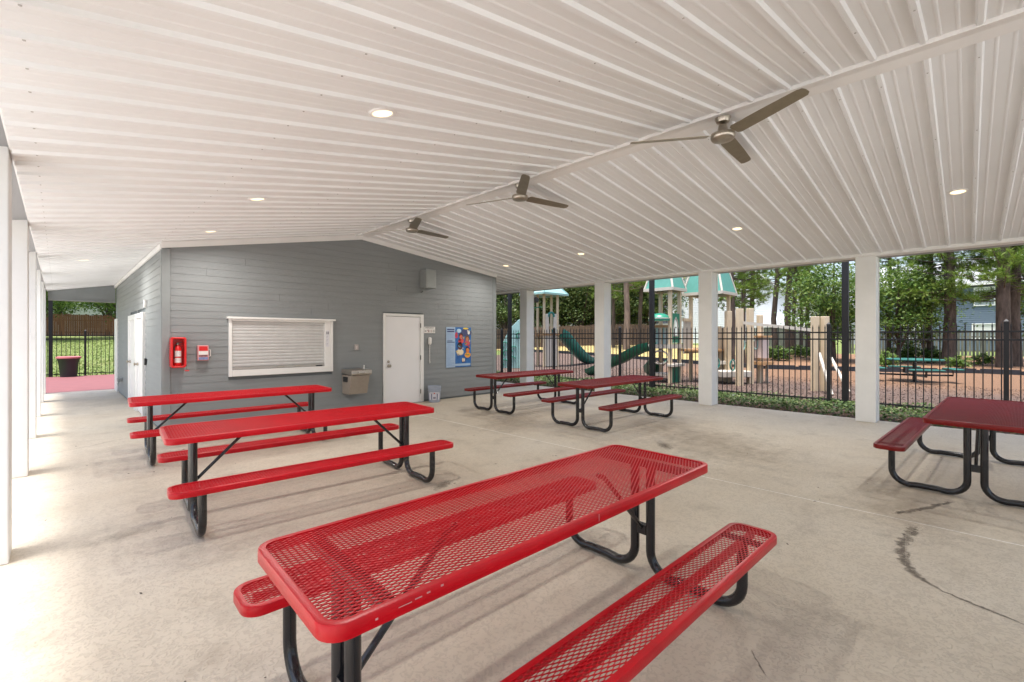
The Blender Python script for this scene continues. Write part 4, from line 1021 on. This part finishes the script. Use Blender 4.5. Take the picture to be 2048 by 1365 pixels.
# teal round picnic table
TABT = M('table_teal', (.010,.095,.078), .5, var=.1)
rx_, ry_ = 20.75, 1.30; t = thing('round_picnic_table', 'teal round picnic table with attached seats inside the playground', 'picnic table', (rx_, ry_, -.05))
MB().lathe([(.001,.68), (.74,.68), (.765,.70), (.765,.725), (.74,.735), (.001,.735)], (rx_, ry_, 0), 36).build('tabletop', TABT, t, smooth=True)
MB().lathe([(.14,-.05), (.06,0), (.055,.68)], (rx_, ry_, 0), 16).build('pedestal', BLACK, t, smooth=True)
for k in range(4):
    a = math.radians(20+90*k); c = Vector((rx_+1.0*math.cos(a), ry_+1.0*math.sin(a), 0)); d = Vector((math.cos(a), math.sin(a), 0)); s_ = Vector((-d.y, d.x, 0))
    MB().obox(c+Vector((0,0,.41)), s_*.44, d*.15, (0,0,.025)).build('seat', TABT, t, bevel=.02)
    MB().tube([(rx_, ry_, .18), c+Vector((0,0,.20)), c+Vector((0,0,.385))], .03, 8).build('seat_arm', BLACK, t)

# plastic border timbers
BORD = M('border_plastic', (.016,.018,.024), .5)
bm_ = MB().box(-.58, .58, -.05, .05, -.08, .20).box(-.66, -.581, -.035, .035, -.08, .15).box(.581, .66, -.035, .035, -.08, .15)
for k in range(4): bm_.box(-.5+k*.27, -.30+k*.27, -.058, -.0505, .03, .15)
bme = None
pl = [Vector((x, y, 0)) for y, x in BX]
seg = []
for a, b in zip(pl, pl[1:]):
    k = max(1, round((b-a).length/1.3))
    for i in range(k):
        m_ = a.lerp(b, (i+.5)/k)
        if m_.y > -5: seg.append((m_, math.atan2(b.y-a.y, b.x-a.x)))
for m_, ang in seg:
    if bme is None: o = bm_.build('border_timber', BORD); bme = o.data
    else: o = bpy.data.objects.new('border_timber', bme); COL.objects.link(o)
    o.location = (m_.x, m_.y, gz(m_.x, m_.y)+.03); o.rotation_euler = (0, 0, ang)
    tag(o, 'black plastic edging timber in the border of the mulch bed', 'edging', 'edging timbers around the playground')

# ------------------------------------------------------------------ wooden fences, houses
def board_fence(label, a, b, h, mat, gap=.0, bw=.14):
    a, b = Vector((*a, 0)), Vector((*b, 0)); L = (b-a).length; d = (b-a)/L; nrm = Vector((-d.y, d.x, 0))
    t = thing('wooden_fence', label, 'fence', (a.x, a.y, gz(a.x, a.y)))
    m = MB(); k = bw/2; rr = random.Random(len(label))
    while k < L:
        c = a+d*k; z = gz(c.x, c.y); hh = h*(.97+.06*rr.random()); off = nrm*(.012*rr.random())
        m.obox(c+off+Vector((0,0,z+hh/2)), d*(bw/2-.004), nrm*.011, (0,0,hh/2)); k += bw+gap
    stuff(m.build('boards', mat, t))
    r = MB()
    for zz in (.35, 1.4):
        n = max(2, int(L/3))
        for i in range(n):
            p, q = a+d*L*i/n, a+d*L*(i+1)/n; p.z = gz(p.x, p.y)+zz; q.z = gz(q.x, q.y)+zz
            r.obox((p+q)/2+nrm*.05, (q-p)/2, nrm*.02, (0,0,.045))
    r.build('rails', mat, t)
WD1 = M('weathered_wood', (.05,.032,.022), .85, col2=(.13,.085,.056), vscale=2.5, stretch=(3,3,.4))
WD2 = M('brown_stained_wood', (.085,.035,.018), .85, col2=(.20,.09,.045), vscale=2.5, stretch=(3,3,.3))
WD3 = M('grey_wood', (.07,.072,.06), .85, col2=(.18,.18,.15), vscale=2.5, stretch=(3,3,.4))
def W(px, d):   # helper used while laying out: bearing (in 2048-px columns) and depth -> ground point
    F_, R_ = (.7061,.7081), (.7081,-.7061); q = d*(px-1024)/910.2
    return (F_[0]*d+R_[0]*q, F_[1]*d+R_[1]*q)
board_fence('weathered brown board fence behind the left play tower', W(960, 42), W(1300, 39.5), 1.85, WD1)
board_fence('grey board fence in the trees behind the play posts', W(1420, 44), W(1660, 42), 1.75, WD3, .03)
board_fence('dark grey picket fence in front of the blue house', W(1690, 36), W(2160, 32), 1.85, WD3, .075, .15)
board_fence('dark brown board fence beyond the lawn at the walkway end', (-6, 54.5), (9, 55.5), 1.9, WD2)

def lap_wall(t, a, b, z0, z1, mat, rows=.2, name='siding'):
    a, b = Vector((*a, 0)), Vector((*b, 0)); d = (b-a).normalized(); nrm = Vector((d.y, -d.x, 0)); m = MB(); z = z0
    while z < z1:
        zt = min(z+rows, z1)
        m.add([a+nrm*.03+Vector((0,0,z)), b+nrm*.03+Vector((0,0,z)), b+nrm*.004+Vector((0,0,zt)), a+nrm*.004+Vector((0,0,zt)), a+Vector((0,0,z)), b+Vector((0,0,z))],
              [(0,1,2,3), (0,4,5,1)]); z = zt
    return m.build(name, mat, t)
def house(name, label, c, ang, wdt, dep, z0, eave, apex, wallm, roofm, wins, gable_front=True):
    t = thing(name, label, 'house', (c[0], c[1], z0))
    u = Vector((math.cos(ang), math.sin(ang), 0)); v_ = Vector((-math.sin(ang), math.cos(ang), 0)); C = Vector((c[0], c[1], 0))
    P = lambda a, b, z: C+u*a+v_*b+Vector((0,0,z))
    h = wdt/2
    # front is -v side
    vs = [P(-h,0,z0),P(h,0,z0),P(h,dep,z0),P(-h,dep,z0),P(-h,0,eave),P(h,0,eave),P(h,dep,eave),P(-h,dep,eave)]
    m = MB().add(vs, [(0,1,5,4),(1,2,6,5),(2,3,7,6),(3,0,4,7),(4,5,6,7)])
    if gable_front: m.add([P(-h,0,eave),P(h,0,eave),P(0,0,apex),P(-h,dep,eave),P(h,dep,eave),P(0,dep,apex)], [(0,1,2),(3,5,4)])
    else: m.add([P(-h,0,eave),P(-h,dep,eave),P(-h,dep/2,apex),P(h,0,eave),P(h,dep,eave),P(h,dep/2,apex)], [(0,1,2),(3,5,4)])
    m.build('wall', wallm, t)
    a, b = P(-h,0,0), P(h,0,0)
    lap_wall(t, (a.x, a.y), (b.x, b.y), z0+.1, eave, wallm)
    e = .45
    if gable_front:
        sl = (apex-eave)/h
        for s in (-1, 1):
            MB().add([P(s*(h+e),-e,eave-sl*e),P(0,-e,apex),P(0,dep+e,apex),P(s*(h+e),dep+e,eave-sl*e),P(s*(h+e),-e,eave-sl*e+.18),P(0,-e,apex+.18),P(0,dep+e,apex+.18),P(s*(h+e),dep+e,eave-sl*e+.18)],
                     [(0,1,2,3),(7,6,5,4),(0,4,5,1),(1,5,6,2),(2,6,7,3),(3,7,4,0)]).build('roof', roofm, t)
            MB().obox((P(s*(h+e),-e-.03,eave-sl*e)+P(0,-e-.03,apex))/2+Vector((0,0,.04)), (P(s*(h+e),-e,eave-sl*e)-P(0,-e,apex))/2, v_*.02, (0,0,.12)).build('rake_board', TRIM, t)
        for k in range(int((apex-eave)/.2)):
            z = eave+k*.2; w2 = h*(1-(z+.2-eave)/(apex-eave))
            if w2 > .2: lap_wall(t, P(-w2,0,0)[:2], P(w2,0,0)[:2], z, z+.2, wallm)
    else:
        sl = (apex-eave)/(dep/2)
        for b0, b1 in ((-e, dep/2), (dep+e, dep/2)):
            z_ = eave-sl*e
            MB().add([P(-h-e,b0,z_),P(h+e,b0,z_),P(h+e,b1,apex),P(-h-e,b1,apex),P(-h-e,b0,z_+.18),P(h+e,b0,z_+.18),P(h+e,b1,apex+.18),P(-h-e,b1,apex+.18)],
                     [(0,1,2,3),(7,6,5,4),(0,4,5,1),(1,5,6,2),(2,6,7,3),(3,7,4,0)]).build('roof', roofm, t)
        MB().obox(P(0,-e-.03,eave-sl*e+.06), u*(h+e), v_*.03, (0,0,.13)).build('fascia', TRIM, t)
    for wx, wz, ww, wh in wins:
        f = MB()
        for sx, sz, lx_, lz_ in ((-1,0,.09,wh/2+.09),(1,0,.09,wh/2+.09),(0,-1,ww/2,.09),(0,1,ww/2,.09),(0,0,ww/2,.035)):
            f.obox(P(wx+sx*(ww/2+.045), -.07, wz+sz*(wh/2+.045)), u*(lx_/2 if sx else lx_), v_*.045, (0,0,lz_ if sx else lz_/2))
        fo = f.build('window', TRIM, t)
        MB().obox(P(wx, -.045, wz), u*ww/2, v_*.01, (0,0,wh/2)).build('pane', M('house_glass', (.30,.34,.36), .08, spec=.8), fo)
        MB().obox(P(wx, -.058, wz+wh*.27), u*ww/2*.96, v_*.002, (0,0,wh*.20)).build('blind', M('blind_white', (.6,.6,.58), .7), fo)
    return t
va = math.radians(45)
def face(px): # wall direction so that the wall faces the camera
    b = math.radians(90-44.92) - math.atan((px-1024)/910.2); return b-math.pi/2
c = W(1440, 52)
house('white_house', 'tall white sided house behind the pine trees', c, face(1440)+.12, 14.5, 9, gz(*c)-.3, 5.7, 11.6, M('white_siding', (.74,.75,.77), .6, var=.03), M('shingle_grey', (.16,.165,.175), .9, var=.25, vscale=6), [(2.8,4.9,.8,1.4), (-4.4,4.6,1.0,1.5), (-1.2,4.6,1.0,1.5), (5.0,2.2,1.0,1.4)])
c = W(1975, 43)
house('blue_house', 'blue-grey sided house with white windows behind the picket fence', c, face(1975)-.05, 17, 9, gz(*c)-.3, 6.7, 9.2, M('blue_siding', (.115,.155,.205), .6, var=.06), M('shingle_pale', (.34,.35,.37), .9, var=.2, vscale=6), [(-.2,5.3,1.25,1.6), (.2,2.0,2.3,1.3), (-5.4,2.0,1.2,1.4), (-5.4,5.3,1.2,1.5), (5.0,5.3,1.2,1.5), (5.0,2.0,1.2,1.4)], False)
c = W(1800, 62)
house('grey_house', 'pale grey house mostly hidden by the leafy trees', c, face(1800), 12, 8, gz(*c)-.3, 6.0, 9.5, M('grey_siding', (.42,.43,.46), .6, var=.05), M('shingle_grey', (.16,.165,.175)), [(-2,4.5,1.1,1.5), (2.5,4.5,1.1,1.5)], False)
c = W(1575, 47)
house('garden_shed', 'low grey shed with a pale roof behind the play posts', c, face(1575), 4.2, 3, gz(*c)-.2, 2.75, 3.5, M('shed_grey', (.17,.18,.18), .7, var=.1), M('shed_roof', (.36,.38,.40), .7), [(.5,2.0,.6,.5)], False)
c = W(1250, 48)
house('brick_house', 'pale house glimpsed behind the brown fence and trees', c, face(1250), 9, 7, gz(*c)-.2, 2.9, 5.0, MATS['grey_siding'], MATS['shingle_pale'], [(-2,2.0,1,1.2)], False)
house('far_house', 'pale roofed house beyond the fence at the walkway end', (2.6, 66), 0.05, 9, 8, 1.3, 3.9, 6.0, MATS['white_siding'], MATS['shingle_pale'], [(0,3.0,1.2,1.2)], True)

# ------------------------------------------------------------------ trees
BARK = M('pine_bark', (.035,.026,.021), .95, col2=(.125,.092,.074), vscale=3.5, bump=1., bscale=14, stretch=(2.2,2.2,.55))
BARK2 = M('pale_bark', (.10,.072,.058), .95, col2=(.25,.185,.15), vscale=3, bump=.8, bscale=14, stretch=(2,2,.5))
LEAFA = leaf_mat('oak_leaf', [(0, (.034,.080,.017)), (.45, (.092,.172,.033)), (.85, (.165,.245,.052)), (1, (.23,.29,.085))], .4)
LEAFB = leaf_mat('wood_leaf', [(0, (.032,.065,.020)), (.5, (.095,.150,.045)), (.9, (.17,.22,.07)), (1, (.24,.26,.10))], .4)
NEED = leaf_mat('pine_needle', [(0, (.06,.125,.018)), (.5, (.145,.24,.035)), (1, (.25,.33,.07))], .35)
def leafy_pts(seed, n, nc, rx, rz, z0, z1):
    rg = np.random.default_rng(seed)
    d = rg.normal(size=(nc,3)); d /= np.linalg.norm(d, axis=1)[:,None]; rad = (.35+.65*rg.random(nc))[:,None]
    cc = d*rad*np.array([rx, rx, (z1-z0)/2]); cc[:,2] += (z0+z1)/2
    idx = rg.integers(0, nc, n); sg = (.16+.30*rg.random(nc))[idx][:,None]*rx*.62
    off = rg.normal(size=(n,3))*sg*np.array([1.15,1.15,.55])
    return cc[idx]+off, cc
def limbs(m, cc, z0, r0, seed, k=10):
    rr = random.Random(seed)
    for q in rr.sample(range(len(cc)), min(k, len(cc))):
        e = Vector(cc[q]); zz = z0+(e.z-z0)*.35*rr.random(); s = Vector((0,0,max(.6, zz)))
        mid = s.lerp(e, .5)+Vector((rr.uniform(-.2,.2), rr.uniform(-.2,.2), .25)); m.tube([s, mid, e], [r0*.45, r0*.28, r0*.08], 6, False)
def leafy_mesh(seed, n, nc, rx, z0, z1, leaf, mat, trunk_r, bark):
    P_, cc = leafy_pts(seed, n, nc, rx, 0, z0, z1)
    me = leaf_cloud('crown', P_, leaf, mat, seed, .5, .5)
    m = MB().tube([(0,0,-.3), (.03,.02,z0*.5), (-.04,.05,z0+.8), (.03,0,z1*.9)], [trunk_r*1.25, trunk_r, trunk_r*.75, trunk_r*.2], 10, False)
    limbs(m, cc, z0*.6, trunk_r, seed, 12)
    tm = m.build('trunk_src', bark, smooth=True); td = tm.data; bpy.data.objects.remove(tm); return td, me
def pine_mesh(seed, H, zlow, spread, tr, ntuft, bark, needle=.24):
    rr = random.Random(seed); rg = np.random.default_rng(seed)
    bend = [(rr.uniform(-.12,.12), rr.uniform(-.12,.12)) for _ in range(5)]
    pts = [(bend[i][0]*(i > 0), bend[i][1]*(i > 0), -.3+(H+.3)*i/4) for i in range(5)]
    m = MB().tube(pts, [tr*1.2, tr, tr*.85, tr*.6, tr*.15], 12, False)
    V = []
    for k in range(ntuft):
        z = zlow+(H-zlow)*(k+.5)/ntuft; a = rr.random()*6.28; L = spread*(1-.55*(z-zlow)/(H-zlow))*(.45+.75*rr.random())
        s = Vector((0,0,z)); e = s+Vector((math.cos(a)*L, math.sin(a)*L, L*rr.uniform(-.12,.35)))
        mid = s.lerp(e, .55)+Vector((0,0,-.06*L)); m.tube([s, mid, e], [.035, .022, .008], 5, False)
        for q in range(7):
            f_ = .42+.58*(q+rr.random())/7; c = np.array(s.lerp(e, f_))+rg.normal(size=3)*.13
            nn = 34; d = rg.normal(size=(nn,3)); d[:,2] += .55; d += np.array([math.cos(a), math.sin(a), 0])*.5; d /= np.linalg.norm(d, axis=1)[:,None]
            ln = needle*(.6+.6*rg.random(nn))[:,None]; sd_ = np.cross(d, rg.normal(size=(nn,3))); sd_ /= np.linalg.norm(sd_, axis=1)[:,None]
            V.append(np.stack([c-sd_*.013+d*.02, c+sd_*.013+d*.02, c+d*ln], 1).reshape(-1,3))
    V = np.concatenate(V); me = npmesh('crown', V, np.arange(len(V)).reshape(-1,3), NEED)
    tm = m.build('trunk_src', bark, smooth=True); td = tm.data; bpy.data.objects.remove(tm); return td, me
def place(name, label, meshes, p, rz=0, sc=1., group=None):
    t = thing(name, label, 'tree', (p[0], p[1], gz(*p)), group, rz); t.scale = (sc, sc, sc)
    a = obj_of('trunk', meshes[0], t); b = obj_of('crown', meshes[1], t); return t
PIN = [pine_mesh(1, 9.5, 3.0, 1.4, .13, 60, BARK), pine_mesh(2, 11, 4.4, 1.7, .16, 50, BARK), pine_mesh(3, 10.5, 3.4, 1.4, .115, 56, BARK)]
PINBIG = [pine_mesh(4, 12, 3.5, 2.8, .25, 95, BARK, .34), pine_mesh(5, 12, 3.3, 2.6, .26, 95, BARK, .34)]
PINP = pine_mesh(6, 12, 4.4, 1.9, .22, 50, BARK2)
OAK = [leafy_mesh(21, 9500, 70, 2.6, .9, 7.4, .18, LEAFA, .13, BARK), leafy_mesh(22, 7500, 55, 2.2, 1.0, 8.0, .18, LEAFA, .11, BARK)]
WOOD = [leafy_mesh(31, 13000, 100, 3.2, .6, 9.0, .22, LEAFB, .18, BARK), leafy_mesh(32, 12000, 90, 2.8, .8, 8.0, .22, LEAFB, .16, BARK2)]
SHR = leafy_mesh(41, 1500, 26, .55, .05, .8, .12, LEAFA, .02, BARK)
G1 = 'pine trees behind the playground'
for i, (px, d, k, sc, lb) in enumerate(((1463, 23, 0, .95, 'slim pine with low bright tufts, leftmost behind the play posts'), (1486, 25, 2, 1.0, 'slim pine second from left behind the play posts'),
        (1506, 27, 0, 1.05, 'slim pine right above the rightmost tall play post'), (1552, 30, 1, 1.0, 'bare-stemmed pine over the sloping play rail'),
        (1578, 32, 1, 1.25, 'thicker dark pine of the twin pair beyond the sloping rail'), (1588, 33, 2, 1.1, 'thinner pine of the twin pair beyond the sloping rail'),
        (1602, 35, 2, 1.0, 'thin pine just right of the twin pines'), (1617, 34, 0, 1.1, 'thin leaning pine left of the two flat play planks'),
        (1227, 37, 2, 1.1, 'dark thin pine left of the pale-barked pine'), (1282, 37, 1, 1.0, 'pine behind the tall pole by the play tower'))):
    place('pine_tree', lb, PIN[k], W(px, d), i*1.3, sc, G1)
place('pine_tree', 'slim pine between the leafy tree and the large pine trunk', PIN[0], W(1862, 26), 2.2, 1.05, G1)
place('pine_tree', 'slim pine just right of the nearest right post', PIN[2], W(1778, 28), .8, 1.0, G1)
place('pine_tree', 'pale-barked straight pine behind the board fence', PINP, W(1253, 35), .4, 1.0, G1)
place('pine_tree', 'large rough-barked pine beside the blue house', PINBIG[0], W(1896, 24.5), .3, 1., G1)
place('pine_tree', 'very thick pine at the right, left of the twin trunks', PINBIG[1], W(2008, 22.5), 1.9, 1., G1)
place('pine_tree', 'very thick pine at the right, right of the twin trunks', PINBIG[0], W(2030, 23.2), 2.7, 1., G1)
G2 = 'leafy trees behind the playground'
for i, (px, d, k, sc, lb) in enumerate(((1668, 27, 0, .98, 'dense leafy tree directly behind the nearest black pole'), (1797, 26, 0, .9, 'dense leafy tree behind the teal round table'),
        (1848, 31, 1, .8, 'leafy tree left of the large pine trunk'), (2085, 26, 1, 1.0, 'leafy tree at the right picture edge'))):
    place('leafy_tree', lb, OAK[k], W(px, d), i*2.1, sc, G2)
for i, (px, d, k, sc) in enumerate(((965, 46, 0, 1.), (1010, 44, 1, 1.05), (1050, 48, 0, 1.1), (1092, 45, 0, 1.), (1128, 47, 1, 1.15), (1160, 44, 0, 1.05), (1195, 48, 1, 1.2), (1225, 46, 0, 1.1), (1262, 50, 1, 1.2), (1300, 47, 0, 1.1), (1335, 60, 1, 1.3), (930, 52, 1, 1.2))):
    place('wood_tree', 'bushy tree in the wood behind the brown board fence', WOOD[k], W(px, d), i*1.7, sc, 'wood behind the brown fence')
for i, (x, y, k, sc, lb) in enumerate(((-1.25, 47, 0, 1.05, 'leafy tree left of the walkway fence view'), (.2, 58.0, 0, 1.35, 'leafy tree overhanging the brown fence beyond the walkway'), (3.9, 49.5, 0, 1.15, 'leafy tree beyond the walkway behind the building'), (-7.5, 58, 0, 1.4, 'tall leafy tree far beyond the walkway'), (3.5, 60, 1, 1.5, 'tall leafy tree behind the brown fence'))):
    place('leafy_tree', lb, OAK[k], (x, y), i*1.1, sc, 'leafy trees beyond the walkway')
for i, (px, d, sc, lb) in enumerate(((1560, 27, 1.1, 'green shrub at the foot of the twin pines'), (1535, 29, .9, 'green shrub left of the twin pines, behind the edging'), (1770, 23, 1., 'low shrub just right of the nearest right post'),
        (1915, 22, .8, 'small shrub at the foot of the large pine'), (1965, 24, .8, 'small shrub in front of the dark picket fence'), (1865, 26, 1.2, 'shrub behind the right side of the teal round table'),
        (1600, 30, 1., 'shrub right of the twin pines under the sloping rail'), (1640, 28, 1.2, 'shrub behind the two flat play planks'), (1815, 27, 1.3, 'shrub directly behind the teal round table'))):
    place('low_shrub', lb, SHR, W(px, d), i, sc, 'shrubs among the pine trunks')
# distant treeline all round so the horizon is closed
for i in range(3, 23):
    a = math.radians(-60+i*9); r_ = 95+14*((i*7) % 5)
    x, y = 10+r_*math.sin(a), 10+r_*math.cos(a)
    place('far_tree', 'distant bushy tree in the tree line beyond the houses', WOOD[i % 2], (x, y), i*.9, 1.5+.12*(i % 4), 'distant tree line')
# chipped coating on the nearest table's front edge
chip = M('chipped_coating', (.55,.28,.28), .6)
t1 = [o for o in S.objects if o.get('label') == 'bright red mesh picnic table nearest the camera'][0]
for x_, z_, w_, h_ in ((-.93, -.018, .022, .0012), (-.885, -.015, .012, .0018), (-.85, -.012, .006, .0025), (-.80, -.009, .005, .003), (.02, -.02, .0015, .016), (-1.02, -.022, .004, .003)):
    o = MB().box(x_-w_, x_+w_, -TW/2-.0008, -TW/2+.002, TZ+z_-h_, TZ+z_+h_).build('paint_chip', chip); o.parent = t1
